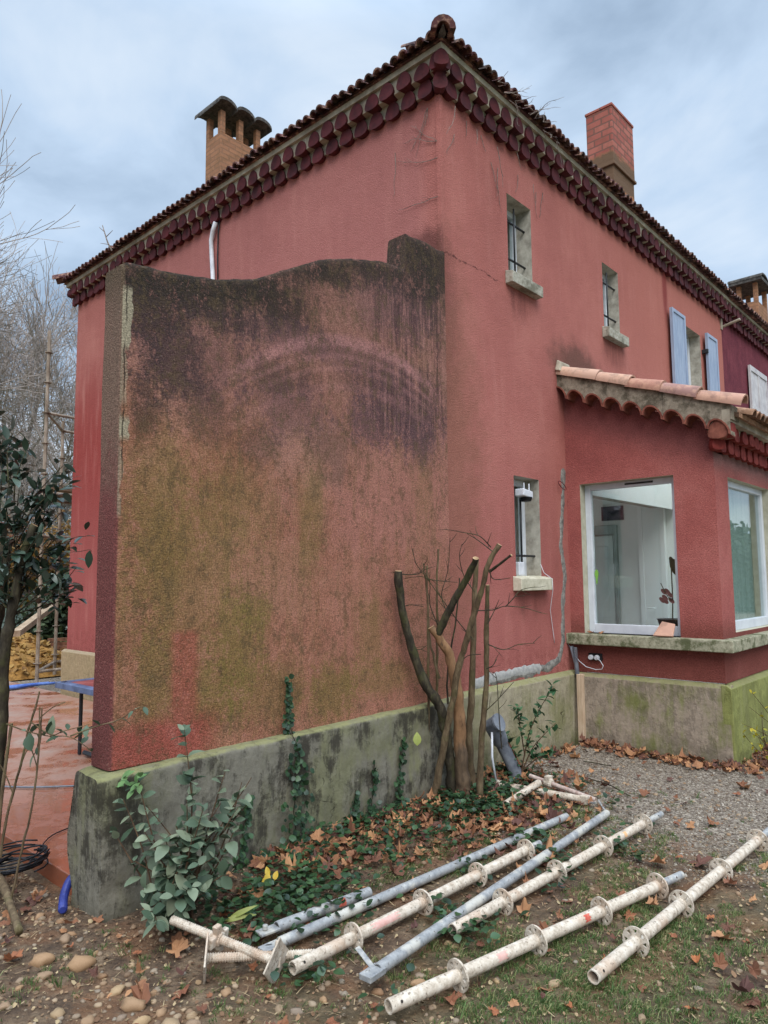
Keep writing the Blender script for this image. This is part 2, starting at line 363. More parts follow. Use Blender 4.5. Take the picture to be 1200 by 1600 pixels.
def m_plinth(base, mossy, darkamt, name):
    def fn(g):
        X, Y, Z = g.xyz()
        big = g.noise(1.9, 5, .65); st = g.noise(4, 5, .7, k=(2, 2, .35)); fine = g.noise(18, 5, .7)
        col = g.ramp(fine, [(.3, C3(*base, .75)), (.7, C3(*base, 1.15))])
        f = g.ss(g.m('ADD', g.m('MULTIPLY', big, .6), g.m('MULTIPLY', st, .4)), .44, .6)
        col = g.mix(g.m('MULTIPLY', f, mossy), col, C3(112, 114, 66))
        col = g.mix(g.ss(st, .56, .7, 0, .5*mossy), col, C3(154, 152, 108))
        d = g.m('ADD', g.m('MULTIPLY', g.noise(3.1, 6, .7, dist=.15, off=(4, 4, 4)), .6), g.m('MULTIPLY', g.noise(7, 5, .75, k=(1.6, 1.6, .4), off=(1, 4, 2)), .4))
        col = g.mix(g.ss(d, .47, .58, 0, darkamt), col, C3(50, 46, 40))
        # mossy top ledge
        n = g.xyz(g.new('ShaderNodeNewGeometry').outputs['Normal'])[2]
        col = g.mix(g.m('MULTIPLY', g.ss(n, .35, .8), g.ss(fine, .3, .6, .3, .9)), col, C3(132, 130, 90) if mossy > .3 else C3(150, 134, 112))
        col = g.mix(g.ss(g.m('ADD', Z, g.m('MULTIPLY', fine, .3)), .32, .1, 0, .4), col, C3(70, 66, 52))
        cr = g.vor(1.6, feat='DISTANCE_TO_EDGE', v=g.vm('ADD', g.obj(), g.sc(g.new('ShaderNodeTexNoise').outputs['Color'], (.5, .5, .5))))
        col = g.mix(g.m('MULTIPLY', g.ss(cr, .006, .002), g.ss(big, .6, .66, 0, .6)), col, C3(40, 36, 30))
        b = g.m('ADD', g.m('MULTIPLY', fine, .6), g.m('MULTIPLY', g.m('MULTIPLY', g.ss(cr, .01, 0), g.ss(big, .6, .66)), -.5))
        g.out(col, .95, g.m('ADD', b, g.m('MULTIPLY', g.ss(d, .49, .56), -.25)), .012, .9, spec=.15)
    return material(name, fn)
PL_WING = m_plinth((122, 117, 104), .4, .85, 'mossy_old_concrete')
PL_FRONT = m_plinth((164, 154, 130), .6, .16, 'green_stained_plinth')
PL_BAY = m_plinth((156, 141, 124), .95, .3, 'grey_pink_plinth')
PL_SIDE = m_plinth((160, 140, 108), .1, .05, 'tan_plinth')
PL_BAYF = m_plinth((140, 142, 84), .95, .14, 'mossy_plinth')

def simple(name, c1, c2, sc=20, rough=.85, bd=.002, spec=.3, metal=0, k=None, mid=(.35, .65), det=5):
    def fn(g):
        n = g.noise(sc, det, .65, k=k)
        g.out(g.ramp(n, [(mid[0], C3(*c1)), (mid[1], C3(*c2))]), rough, n, bd, .8, metal, spec)
    return material(name, fn)
def m_cement(g):
    n = g.noise(24, 5, .7); b = g.noise(4, 5, .7)
    col = g.ramp(n, [(.3, C3(138, 132, 116)), (.7, C3(186, 182, 168))])
    col = g.mix(g.ss(b, .5, .66, 0, .75), col, C3(96, 92, 76))
    col = g.mix(g.ss(g.vor(60), .16, .05, 0, .6), col, C3(64, 58, 48))
    g.out(col, .95, n, .006, .9, spec=.1)
SILL = material('lichen_stained_cement', m_cement)
REVEAL = simple('window_reveal_plaster', (140, 134, 122), (186, 180, 166), 9, .95, .002)
def m_sill2(g):
    n = g.noise(34, 5, .7); b = g.noise(7, 5, .7)
    col = g.ramp(n, [(.3, C3(130, 126, 104)), (.7, C3(176, 172, 148))])
    col = g.mix(g.ss(b, .46, .62, 0, .85), col, C3(74, 80, 50))
    g.out(col, .95, n, .005, .9, spec=.1)
MSILL = material('mossy_sill_concrete', m_sill2)
MAROON = simple('maroon_painted_tile', (56, 22, 27), (94, 38, 42), 7, .8, .002, .3)
MORTAR = simple('pale_mortar', (134, 122, 106), (184, 174, 154), 4, .95, .003)
def m_verge(g):
    n = g.noise(18, 5, .7); b = g.noise(5, 6, .7)
    col = g.ramp(n, [(.3, C3(112, 102, 88)), (.7, C3(158, 146, 128))])
    col = g.mix(g.ss(b, .48, .62, 0, .8), col, C3(72, 66, 54))
    g.out(col, .95, n, .01, .9, spec=.1)
VERGE = material('weathered_verge_mortar', m_verge)
def m_tile(c1, c2, c3, moss=.0):
    def fn(g):
        r = g.rnd(); n = g.noise(14, 5, .65); b = g.noise(6, 5, .7)
        col = g.ramp(r, [(.0, C3(*c1)), (.5, C3(*c2)), (1, C3(*c3))])
        col = g.mix(g.ss(n, .45, .65, 0, .4), col, C3(206, 164, 136))
        col = g.mix(g.ss(b, .5, .62, 0, moss), col, C3(56, 52, 44))
        g.out(col, .85, n, .003, .7, spec=.25)
    return fn
TILE = material('terracotta_verge_tile', m_tile((160, 110, 94), (200, 164, 142), (146, 110, 104), .3))
TILEB = material('lichened_roof_tile', m_tile((120, 86, 66), (150, 112, 84), (108, 84, 70), .6))
TILED = material('dark_eave_tile', m_tile((70, 38, 42), (92, 54, 54), (60, 46, 48), .75))
GENR = simple('bare_genoise_terracotta', (98, 52, 42), (140, 84, 68), 14, .9, .002)
PVC = simple('white_window_frame', (196, 200, 206), (214, 218, 222), 5, .4, .0003, .45)
BLUE = simple('pale_blue_shutter_paint', (136, 150, 172), (156, 168, 186), 7, .6, .0006, k=(3, 3, .6))
WSHUT = simple('off_white_shutter_paint', (176, 170, 170), (200, 196, 194), 7, .6, .0006)
IRON = simple('black_iron', (18, 20, 24), (40, 40, 44), 40, .55, .001, .5)
def m_pur(g):
    n = g.noise(2.4, 5, .65); s = g.noise(4, 4, .6, k=(2, 2, .5))
    col = g.ramp(n, [(.3, C3(96, 44, 54)), (.7, C3(124, 62, 70))]); col = g.mix(g.ss(s, .55, .7, 0, .3), col, C3(146, 76, 84))
    g.out(grain(g, col, .2, 60), .95, stucco_bump(g), .005, .6, spec=.15)
PURPLE = material('dark_wine_render', m_pur)
def m_glass(tint, extra):
    def fn(g):
        ge = g.new('ShaderNodeNewGeometry'); cth = g.m('ABSOLUTE', g.vm('DOT_PRODUCT', ge.outputs['Normal'], ge.outputs['Incoming']))
        fr = g.m('ADD', .04, g.m('MULTIPLY', g.m('POWER', g.m('SUBTRACT', 1., cth), 5.), .96))   # thin pane: same from both sides
        t = g.new('ShaderNodeBsdfTransparent'); t.inputs[0].default_value = tint
        gl = g.new('ShaderNodeBsdfGlossy'); gl.inputs['Roughness'].default_value = .01
        mx = g.new('ShaderNodeMixShader'); g.put(mx.inputs[0], g.m('ADD', fr, extra, clamp=True))
        g.l.new(t.outputs[0], mx.inputs[1]); g.l.new(gl.outputs[0], mx.inputs[2])
        o = g.new('ShaderNodeOutputMaterial'); g.l.new(mx.outputs[0], o.inputs[0])
    return fn
GLASS = material('window_glass', m_glass((.96, .98, .97, 1), .015))
GLASSF = material('reflective_window_glass', m_glass((.9, .95, .94, 1), .08))
ROOMW = simple('white_room_wall', (236, 240, 236), (244, 246, 243), 2, .9, .0002)
DOORW = simple('white_door_paint', (246, 248, 246), (250, 251, 250), 2, .5, .0002)
def brick(c1, c2, mortar, sc, name, top=None):
    def fn(g):
        X, Y, Z = g.xyz()
        cmb = g.new('ShaderNodeCombineXYZ'); g.put(cmb.inputs[0], g.m('ADD', X, g.m('MULTIPLY', Y, 1.0))); g.put(cmb.inputs[1], Z)
        b = g.new('ShaderNodeTexBrick'); g.put(b.inputs['Vector'], cmb.outputs[0]); b.inputs['Scale'].default_value = sc
        b.inputs['Color1'].default_value = C3(*c1); b.inputs['Color2'].default_value = C3(*c2); b.inputs['Mortar'].default_value = C3(*mortar)
        b.inputs['Mortar Size'].default_value = .012; b.inputs['Brick Width'].default_value = .24; b.inputs['Row Height'].default_value = .075 if top is None else .1
        n = g.noise(6, 5, .7)
        col = g.mix(g.ss(n, .45, .65, 0, .45), b.outputs[0], C3(c1[0]*.7, c1[1]*.75, c1[2]*.7))
        if top:
            f = g.ss(g.m('ADD', Z, g.m('MULTIPLY', n, .35)), top+.2, top+.1)
            f2 = g.ss(g.m('ADD', Z, g.m('MULTIPLY', n, .2)), top-.42, top-.36)
            col = g.mix(f, col, C3(176, 118, 80)); col = g.mix(g.m('MULTIPLY', g.m('MULTIPLY', f, f2), .85), col, C3(88, 76, 62))
        g.out(col, .9, b.outputs['Fac'], -.004, 1., spec=.2)
    return material(name, fn)
BR_OR = brick((164, 118, 88), (148, 106, 80), (140, 104, 80), 1, 'ochre_chimney_brick')
BR_RED = brick((172, 106, 92), (150, 82, 72), (118, 84, 74), 1, 'red_chimney_brick', top=7.85)
LICHEN = simple('lichened_concrete_cap', (46, 44, 44), (98, 94, 88), 16, .95, .012)

# ------------------------------------------------------------------ ground
def hgt(x, y):
    h = .018*nz(x, y, 0, .9)+.010*nz(x, y, 3, 3.2)+.005*nz(x, y, 7, 9)
    if y < .2: h += .03*math.exp(-((y+.1)/.35)**2)
    if x < -2: h -= .02*min(1, (-2-x))
    if x > -2.9 and y > -.15: h = min(h, .0)-.06      # under the terrace and house
    return h-.01
def coords(a, b, step, lo, hi):
    c = []; x = a
    while x <= b+1e-6: c.append(x); x += step
    s = step; x = b
    while x < hi: s *= 1.5; x += s; c.append(min(x, hi))
    s = step; x = a
    while x > lo: s *= 1.5; x -= s; c.insert(0, max(x, lo))
    return c
gx = coords(-5, 4.6, .05, -160, 300); gy = coords(-4.2, 2, .05, -160, 300)
b = MB(); W_ = len(gx)
for y in gy:
    for x in gx: b.v.append((x, y, hgt(x, y) if (abs(x) < 12 and abs(y) < 12) else -.06))
for j in range(len(gy)-1):
    for i in range(W_-1): b.face((j*W_+i, j*W_+i+1, (j+1)*W_+i+1, (j+1)*W_+i))
def m_ground(g):
    X, Y, Z = g.xyz()
    big = g.noise(1.4, 5, .6); mid = g.noise(9, 5, .7); fine = g.noise(70, 4, .7); v = g.vor(45)
    soil = g.ramp(mid, [(.3, C3(58, 45, 36)), (.5, C3(92, 74, 58)), (.72, C3(126, 106, 84))])
    soil = g.mix(g.ss(g.noise(3, 4), .5, .62, 0, .5), soil, C3(120, 84, 58))
    grv = g.ramp(g.vor(60, out='Color'), [(.2, C3(94, 84, 74)), (.6, C3(138, 126, 112)), (.9, C3(176, 166, 150))])
    grv = g.mix(g.ss(mid, .45, .62, 0, .45), grv, C3(84, 68, 56))
    gm = g.ss(g.m('ADD', X, g.m('MULTIPLY', g.m('SUBTRACT', big, .5), 2.4)), -.7, .3)
    col = g.mix(gm, soil, grv)
    grn = g.m('MULTIPLY', g.ss(big, .44, .56), g.m('MULTIPLY', g.ss(Y, -.8, -1.3), g.ss(X, .5, -.2)))
    col = g.mix(g.m('MULTIPLY', grn, .22), col, C3(70, 76, 40))
    lawn = g.ss(g.m('MAXIMUM', Y, g.m('MULTIPLY', Y, -1)), 10, 13)
    col = g.mix(lawn, col, g.ramp(g.noise(3, 5, .7), [(.3, C3(64, 76, 36)), (.7, C3(104, 112, 58))]))
    h = g.m('ADD', g.m('MULTIPLY', fine, .6), g.m('MULTIPLY', v, -.6))
    g.out(col, .92, g.m('ADD', h, mid), .016, 1., spec=.25)
ob = b.build('ground', material('soil_and_gravel', m_ground), smooth=True); tag(ob, kind='structure')
# terrace of wet red-brown slab
b = MB(); b.box(-2.78, -.0, .2, 9.6, -.1, .012); b.box(-9, -2.78, 2.6, 9.6, -.1, .011)
def m_terr(g):
    X, Y, Z = g.xyz(); n = g.noise(2.2, 5, .65); f = g.noise(30, 4, .7)
    col = g.ramp(n, [(.32, C3(150, 128, 114)), (.48, C3(146, 108, 90)), (.62, C3(142, 84, 60))])
    col = g.mix(g.m('MULTIPLY', g.ss(g.m('ADD', Y, g.m('MULTIPLY', n, 3)), 4.2, 2.8), .8), col, g.mix(n, C3(124, 60, 38), C3(158, 94, 68)))
    col = g.mix(g.ss(f, .5, .7, 0, .35), col, C3(112, 78, 66))
    wet = g.ss(g.m('ADD', n, g.m('MULTIPLY', g.ss(Y, 3.5, 1), .12)), .5, .6)
    g.out(col, g.mix(wet, (.6, .6, .6, 1), (.06, .06, .06, 1)), g.m('MULTIPLY', f, g.m('SUBTRACT', 1, wet)), .004, .8, spec=.5)
tag(b.build('terrace', material('wet_terrace_slab', m_terr), bevel=.006), kind='structure')

# ------------------------------------------------------------------ house
H = 5.765; XE = 7.41; YL = 6.92; XN = 17.
house = empty('house', (0, 0, 0), 'two storey house rendered in faded red with maroon tile cornice and small barred windows', 'house')
def wall_grid(b, U, Zr, holes, mk, th, rev=1, back=None):
    """mk(u, z, d) -> point, d = depth inwards. holes = [(u0,u1,z0,z1)]"""
    us = sorted(set([U[0], U[1]]+[h[0] for h in holes]+[h[1] for h in holes]))
    zs = sorted(set([Zr[0], Zr[1]]+[h[2] for h in holes]+[h[3] for h in holes]))
    ish = lambda u, z: any(h[0] < u < h[1] and h[2] < z < h[3] for h in holes)
    for i in range(len(us)-1):
        for j in range(len(zs)-1):
            u0, u1, z0, z1 = us[i], us[i+1], zs[j], zs[j+1]
            if ish((u0+u1)/2, (z0+z1)/2): continue
            b.mi = 0; b.poly(mk(u0, z0, 0), mk(u1, z0, 0), mk(u1, z1, 0), mk(u0, z1, 0))
            b.mi = 2; b.poly(mk(u0, z0, th), mk(u0, z1, th), mk(u1, z1, th), mk(u1, z0, th))
    b.mi = rev
    for (u0, u1, z0, z1) in holes:
        b.poly(mk(u0, z0, 0), mk(u0, z1, 0), mk(u0, z1, th), mk(u0, z0, th))
        b.poly(mk(u1, z0, 0), mk(u1, z0, th), mk(u1, z1, th), mk(u1, z1, 0))
        b.poly(mk(u0, z1, 0), mk(u1, z1, 0), mk(u1, z1, th), mk(u0, z1, th))
        b.poly(mk(u0, z0, 0), mk(u0, z0, th), mk(u1, z0, th), mk(u1, z0, 0))
    b.mi = 0
W1 = (1.04, 1.48, 4.51, 5.31); W2 = (3.077, 3.505, 4.5, 5.3); W3 = (1.037, 1.488, 1.62, 2.56)
WS = (5.56, 6.36, 3.95, 5.24)
b = MB(); TH = .32
wall_grid(b, (0, XE), (-.1, H+.36), [W1, W2, W3, WS, (2.36, 5.3, -.05, 2.55)], lambda u, z, d: (u, d, z), TH)
wall_grid(b, (.0, YL), (-.1, H+.36), [(.8, 3.4, .2, 2.5)], lambda u, z, d: (d, u, z), TH)  # opening hidden behind the garden wall, added to light the room
b.mi = 0
b.box(.32, XE, YL-.3, YL, -.1, H+.36)            # back wall
# fine stop-bead down the corner
b.box(-.012, .03, -.012, .03, 4.36, H)
wall = b.build('wall', [HOUSE, REVEAL, ROOMW], house)
# plinths
b = MB(); PZ = .68
b.prism([(0, .05, -.1), (0, -.05, -.1), (0, -.07, PZ-.02), (0, -.02, PZ+.012), (0, .05, PZ+.012)], (2.04-.0, 0, 0))
b.build('plinth', PL_FRONT, house, bevel=.008)
b = MB(); b.prism([(.05, .21, -.1), (-.05, .21, -.1), (-.06, .21, .62), (-.02, .21, .65), (.05, .21, .65)], (0, YL-.16, 0))
b.build('plinth', PL_SIDE, house, bevel=.006)
# genoise cornice
JR = random.Random(3)
def arch_tile(b, c, u, o, w, h, d0, d1, droop=0):
    """solid arch shaped tile end. c = centre at base line, u along, o outwards"""
    c, u, o = Vector(c), Vector(u), Vector(o); zv = Vector((0, 0, 1)); P0, P1 = [], []
    prof = [(-.34, -.03), (-.46, .07), (-.5, .26), (-.455, .5), (-.35, .76), (-.19, .94), (-.06, .995), (.06, .995), (.19, .94), (.35, .76), (.455, .5), (.5, .26), (.46, .07), (.34, -.03), (0, -.09)]
    for a, z in prof:
        P0.append(c+u*a*w*.72+zv*z*h+o*d0); P1.append(c+u*a*w+zv*(z*h-droop)+o*d1)
    i = b.a(*P0); j = b.a(*P1); n = len(prof)
    for k in range(n-1): b.face((i+k, i+k+1, j+k+1, j+k))
    b.face((i+n-1, i, j, j+n-1)); b.face([j+k for k in range(n)][::1]); b.face([i+n-1-k for k in range(n)])
def genoise(b, p0, u, o, L, z0, rows, pitch=.2, mat_t=0, mat_m=1, wv=.168):
    p0, u, o = Vector(p0), Vector(u), Vector(o); nT = int(round(L/pitch)); pt = L/nT
    for r, (dz, h, out, sh) in enumerate(rows):
        b.mi = mat_t
        for k in range(nT+(1 if sh else 0)):
            c = p0+u*((k+(0 if sh else .5))*pt+JR.uniform(-.006, .006)); c.z = z0+dz+JR.uniform(-.004, .004)
            arch_tile(b, c, u, o, wv*JR.uniform(.93, 1.05), h*JR.uniform(.94, 1.05), 0, out+JR.uniform(-.012, .01), JR.uniform(0, .014))
        b.mi = mat_m
        a = p0; zb_ = z0+dz+(.03 if r == 0 else .004); oo = out-(.03 if r == 0 else .022); b.prism([Vector((a.x, a.y, zb_)), Vector((a.x, a.y, z0+dz+h+.01)), Vector((a.x, a.y, z0+dz+h+.01))+o*oo, Vector((a.x, a.y, zb_))+o*oo], u*L)
rows = [(.025, .15, .062, False), (.165, .138, .125, False)]
b = MB()
genoise(b, (-.0, 0, 0), (1, 0, 0), (0, -1, 0), XE, H-.01, rows)
genoise(b, (0, -.0, 0), (0, 1, 0), (-1, 0, 0), YL, H-.01, rows)
b.mi = 0                                          # corner tiles on the diagonal
for dz, h, out in ((.025, .15, .07), (.17, .132, .135)):
    dg = Vector((-1, -1, 0)).normalized(); uu = Vector((1, -1, 0)).normalized()
    arch_tile(b, Vector((0, 0, H-.01+dz)), uu, dg, .13, h, 0, out*1.4, .006)
    arch_tile(b, Vector((-out*.45, 0, H-.01+dz)), Vector((1, 0, 0)), Vector((0, -1, 0)), out*.9, h*.98, 0, out*.99)
    arch_tile(b, Vector((0, -out*.45, H-.01+dz)), Vector((0, 1, 0)), Vector((-1, 0, 0)), out*.9, h*.98, 0, out*.985)
    arch_tile(b, Vector((-out*.45, YL, H-.01+dz)), Vector((1, 0, 0)), Vector((0, 1, 0)), out*.9, h*.98, 0, out*.985)
b.mi = 1
b.box(-.135, XE, -.135, 0, H+.292, H+.36); b.box(-.135, -.001, .001, YL+.135, H+.292, H+.36)
b.box(-.1, -.0, -.1, -.0, H+.16, H+.291)
b.build('cornice', [MAROON, MORTAR], house, bevel=0)
# roof: hipped, corrugated eave tiles
def eave_tiles(b, p0, u, o, L, z, sl, pitch, length=.55, r=.05):
    p0, u, o = Vector(p0), Vector(u), Vector(o); n = int(L/pitch); dn = (o-Vector((0, 0, sl))).normalized(); nn = (o*sl+Vector((0, 0, 1))).normalized()
    for k in range(n+1):
        c = p0+u*(k*pitch+JR.uniform(-.008, .008)); c.z = z; c += dn*JR.uniform(-.015, .015)
        def arcp(c, dn_off, rr, up=1, t=.0):
            return [c+dn*dn_off+u*(math.cos(a)*rr)+nn*(math.sin(a)*rr*up) for a in [math.pi*q/6 for q in range(7)]]
        for ro, ri in ((r*JR.uniform(.92, 1.08), .016),):
            A = arcp(c, 0, ro); B = arcp(c, -length, ro*.85); A2 = arcp(c, 0, ro-ri)
            i = b.a(*A); j = b.a(*B); q = b.a(*A2); q2 = b.a(*arcp(c, -length, ro-ri))
            for t in range(6): b.face((i+t, i+t+1, j+t+1, j+t)); b.face((i+t+1, i+t, q+t, q+t+1)); b.face((q+t+1, q+t, q2+t, q2+t+1))
def half_round(b, p, q, r0, r1, th=.014, nn=None, n=8, ang=math.pi):
    p, q = Vector(p), Vector(q); t = (q-p).normalized(); nn = Vector(nn or (0, 0, 1)); nn = (nn-t*nn.dot(t)).normalized(); s = t.cross(nn)
    def arc(c, r): return [c+s*math.cos(a)*r+nn*math.sin(a)*r for a in [(math.pi-ang)/2+ang*k/n for k in range(n+1)]]
    A, B, A2, B2 = b.a(*arc(p, r0)), b.a(*arc(q, r1)), b.a(*arc(p, r0-th)), b.a(*arc(q, r1-th))
    for k in range(n):
        b.face((A+k, A+k+1, B+k+1, B+k)); b.face((A2+k+1, A2+k, B2+k, B2+k+1))
        b.face((B+k, B+k+1, B2+k+1, B2+k)); b.face((A+k+1, A+k, A2+k, A2+k+1))
    b.face((A, B, B2, A2)); b.face((B+n, A+n, A2+n, B2+n))
SL = .33; EO = .225; ZE = H+.35
def roof_planes(b, x0, x1, y0, y1, z, hipL=True, hipR=False):   # body of the roof
    my = (y0+y1)/2; hr = (y1-y0)/2*SL
    xl = x0+(y1-y0)/2 if hipL else x0; xr = x1
    b.poly((x0, y0, z), (x1, y0, z), (xr, my, z+hr), (xl, my, z+hr)); b.poly((x1, y1, z), (x0, y1, z), (xl, my, z+hr), (xr, my, z+hr))
    if hipL: b.poly((x0, y1, z), (x0, y0, z), (xl, my, z+hr))
    b.poly((x0, y0, z-.02), (x0, y1, z-.02), (x1, y1, z-.02), (x1, y0, z-.02))
b = MB(); roof_planes(b, -EO+.06, XE, -EO+.06, YL+EO-.06, ZE+.015)
eave_tiles(b, (-EO+.13, -EO, 0), (1, 0, 0), (0, -1, 0), XE+EO-.13, ZE, SL, .105)
eave_tiles(b, (-EO, -EO+.13, 0), (0, 1, 0), (-1, 0, 0), YL+2*EO-.26, ZE, SL, .105)
for k in range(7):                                # hip ridge tiles
    p = Vector((-EO-.02+k*.3, -EO-.02+k*.3, ZE-.01+k*.3*SL)); q = p+Vector((.36, .36, .36*SL))
    half_round(b, p, q, .105, .09, .05)
    p2 = Vector((-EO-.03+k*.3, YL+EO+.03-k*.3, ZE+.035+k*.3*SL)); half_round(b, p2, p2+Vector((.36, -.36, .36*SL)), .1, .085, .02)
b.build('roof', TILED, house, auto=50)
b = MB(); b.mi = 0
b.prism([(-.15, -.15, ZE-.005), (-.22, -.17, ZE-.005), (-.25, -.25, ZE+.03), (-.17, -.22, ZE-.005)], (.05, .05, .03))
b.build('corner_mortar', LICHEN, house, bevel=.01)

# windows
def bars_and_frame(win, par, ydep, vx, hz, frame_w=.055, blind=False):
    u0, u1, z0, z1 = win
    w = empty_part('window', par)
    b = MB(); y = ydep; fwid = frame_w
    for a in ((u0, u0+fwid, z0, z1), (u1-fwid, u1, z0, z1), (u0+fwid, u1-fwid, z0, z0+fwid), (u0+fwid, u1-fwid, z1-fwid, z1)): b.box(a[0], a[1], y, y+.05, a[2], a[3])
    b.build('frame', PVC, w, bevel=.004)
    b = MB(); b.box(u0+fwid, u1-fwid, y+.02, y+.026, z0+fwid, z1-fwid); b.build('pane', GLASS, w)
    for z in hz:
        b = MB(); b.tube([(u0-.0, y-.09, z), (u1, y-.09, z)], .011, 8); b.build('bar', IRON, w, smooth=True)
    for x, a, c in vx:
        b = MB(); b.tube([(x, y-.09-.012, a), (x, y-.09-.012, c)], .0095, 8); b.build('bar', IRON, w, smooth=True)
    return w
def empty_part(name, par):
    o = bpy.data.objects.new(name, None); COL.objects.link(o); o.parent = par; o.empty_display_size = .1; return o
def sill(win, par, z0, over=.06, out=.085, h=.13, mat=None):
    b = MB(); b.prism([(win[0]-over, .0, z0-h), (win[0]-over, -out, z0-h), (win[0]-over, -out, z0-.02), (win[0]-over, .0, z0+.002), ], (win[1]-win[0]+2*over, 0, 0))
    b.box(win[0]+.004, win[1]-.004, .0, .2, z0-.06, z0+.006)
    b.build('sill', mat or SILL, par, bevel=.006)
w = bars_and_frame(W1, house, .17, [(1.27, 4.58, 5.26)], [4.72, 5.1]); sill(W1, w, 4.515)
w = bars_and_frame(W2, house, .14, [(3.27, 4.56, 5.24)], [4.7, 5.1]); sill(W2, w, 4.505)
w = bars_and_frame(W3, house, .16, [(1.235, 1.72, 2.4)], [1.82]); sill(W3, w, 1.625, .06, .09, .13, simple('pale_sill', (176, 170, 146), (206, 200, 178), 14, .9, .003))
# net curtains behind the small windows
CURT = simple('net_curtain', (150, 160, 168), (186, 192, 196), 6, .9, .001, k=(6, 6, .4))
for wn in (W1, W2, W3):
    b = MB()
    for k in range(12):
        u = wn[0]+(wn[1]-wn[0])*k/12; u2 = wn[0]+(wn[1]-wn[0])*(k+1)/12; e = .012*(k % 2); e2 = .012*((k+1) % 2)
        b.poly((u, .27+e, wn[2]), (u2, .27+e2, wn[2]), (u2, .27+e2, wn[3]), (u, .27+e, wn[3]))
    b.build('curtain', CURT, house)
# shuttered window
w = empty_part('window', house)
b = MB(); u0, u1, z0, z1 = WS
for a in ((u0, u0+.07, z0, z1), (u1-.07, u1, z0, z1), ((u0+u1)/2-.05, (u0+u1)/2+.05, z0+.07, z1-.07), (u0+.07, u1-.07, z0, z0+.07), (u0+.07, u1-.07, z1-.07, z1)): b.box(a[0], a[1], .16, .21, a[2], a[3])
b.build('frame', PVC, w, bevel=.004)
b = MB(); b.box(u0+.07, u1-.07, .185, .19, z0+.07, z1-.07); b.build('pane', GLASS, w)
def shutter(par, x0, x1, z0, z1, mat, y=-.075, planks=5, lab=None, brace=True):
    s = empty_part('shutter', par)
    if lab: s['label'] = lab
    b = MB(); n = planks; pw = (x1-x0)/n
    for k in range(n): b.box(x0+k*pw+.0015, x0+(k+1)*pw-.0015, y, y+.03, z0, z1)
    b.build('board_panel', mat, s, bevel=.003)
    b = MB(); e = .05
    for a in ((x0, x0+e, z0, z1), (x1-e, x1, z0, z1), (x0+e, x1-e, z1-e, z1), (x0+e, x1-e, z0, z0+e)): b.box(a[0], a[1], y-.012, y, a[2], a[3])
    b.build('edge_frame', mat, s, bevel=.003)
    return s
shutter(house, 5.03, 5.53, 3.95, 5.29, BLUE, lab='pale blue left shutter with flaking paint')
shutter(house, 6.44, 6.9, 3.95, 5.29, BLUE)
for x in (5.545, 6.425):
    for z in (4.25, 5.0): b = MB(); b.box(x-.02, x+.02, -.09, .01, z-.03, z+.03); b.build('hinge', IRON, house, bevel=.003)

# cement repair runs (raised irregular smears)
def smear(path, name, mat, plane_y, par, wid, seed):
    rr = random.Random(seed); b = MB(); L, Rr = [], []
    P = [Vector(p) for p in path]; pts = []
    for a, c in zip(P, P[1:]):
        n = max(2, int((c-a).length/.02))
        pts += [a+(c-a)*k/n for k in range(n)]
    pts.append(P[-1])
    for k, p in enumerate(pts):
        t = (pts[min(k+1, len(pts)-1)]-pts[max(k-1, 0)]).normalized(); nr = Vector((-t.z, 0, t.x))
        w1 = wid*(1+.35*nz(k*.4, seed, 0)+.9*nz(k*.13, seed, 5)); w2 = wid*(1+.35*nz(k*.37, seed+9, 0)+.9*nz(k*.11, seed, 8))
        if k in (0, len(pts)-1): w1 *= .3; w2 *= .3
        q = [p-nr*w1, p-nr*w1*.6, p+Vector((0, 0, 0)), p+nr*w2*.6, p+nr*w2]
        dp = [.001, -.006, -.007, -.006, .001]
        b.v += [(a.x, plane_y+d+.002*nz(a.x, a.z, 0, 40), a.z) for a, d in zip(q, dp)]
    for k in range(len(pts)-1):
        for s_ in range(4): b.face((k*5+s_, k*5+s_+1, (k+1)*5+s_+1, (k+1)*5+s_))
    return b.build(name, mat, par, smooth=True)
CEM = simple('grey_repair_cement', (92, 90, 86), (150, 146, 138), 22, .95, .012)
def F2(px, py): q = on(px, py, 1, 0); return (q.x, 0, q.z)
smear([F2(880, 732), F2(879, 800), F2(876, 850), F2(883, 900), F2(879, 950), F2(880, 1000), F2(874, 1030), F2(858, 1042), F2(830, 1050), F2(795, 1058), F2(765, 1066)], 'cement_repair', CEM, 0, house, .038, 4)
smear([F2(845, 1043), F2(815, 1049), F2(770, 1060), F2(740, 1068)], 'cement_repair', simple('pale_repair_cement', (146, 146, 144), (178, 176, 170), 30, .95, .008), -.002, house, .045, 9)

# ------------------------------------------------------------------ lean-to extension (part of the house)
BX, BY, BXE = 2.04, -1.456, 5.9
b = MB()
GB = (-1.09, -.15, 1.06, 2.552)                    # side opening y0,y1,z0,z1
wall_grid(b, (BY, 0), (.68, 2.72), [GB], lambda u, z, d: (BX+d, u, z), .26)
topz = lambda y: 3.56+.382*y                       # underside line of verge tiles
b.mi = 0
b.prism([(BX, 0, 2.72), (BX, BY, 2.72), (BX, BY, topz(BY)-.02), (BX, 0, topz(0)-.02)], (.26, 0, 0))
FW1 = (2.395, 3.78, 1.1, 2.53); FW_ADDED = (4.2, 5.6, 1.1, 2.53)  # second window is out of view, added to bring in light
wall_grid(b, (BX+.26, BXE), (.68, 2.95), [FW1, FW_ADDED], lambda u, z, d: (u, BY+d, z), .26)
b.mi = 0; b.poly((BX, BY, .68), (BX+.26, BY, .68), (BX+.26, BY, 2.95), (BX, BY, 2.95))
b.box(BXE-.26, BXE, BY, 0, .68, 2.95)
bw = b.build('extension_wall', [BAY, simple('pale_jamb_render', (168, 164, 142), (190, 186, 166), 12, .95, .002), ROOMW], house)
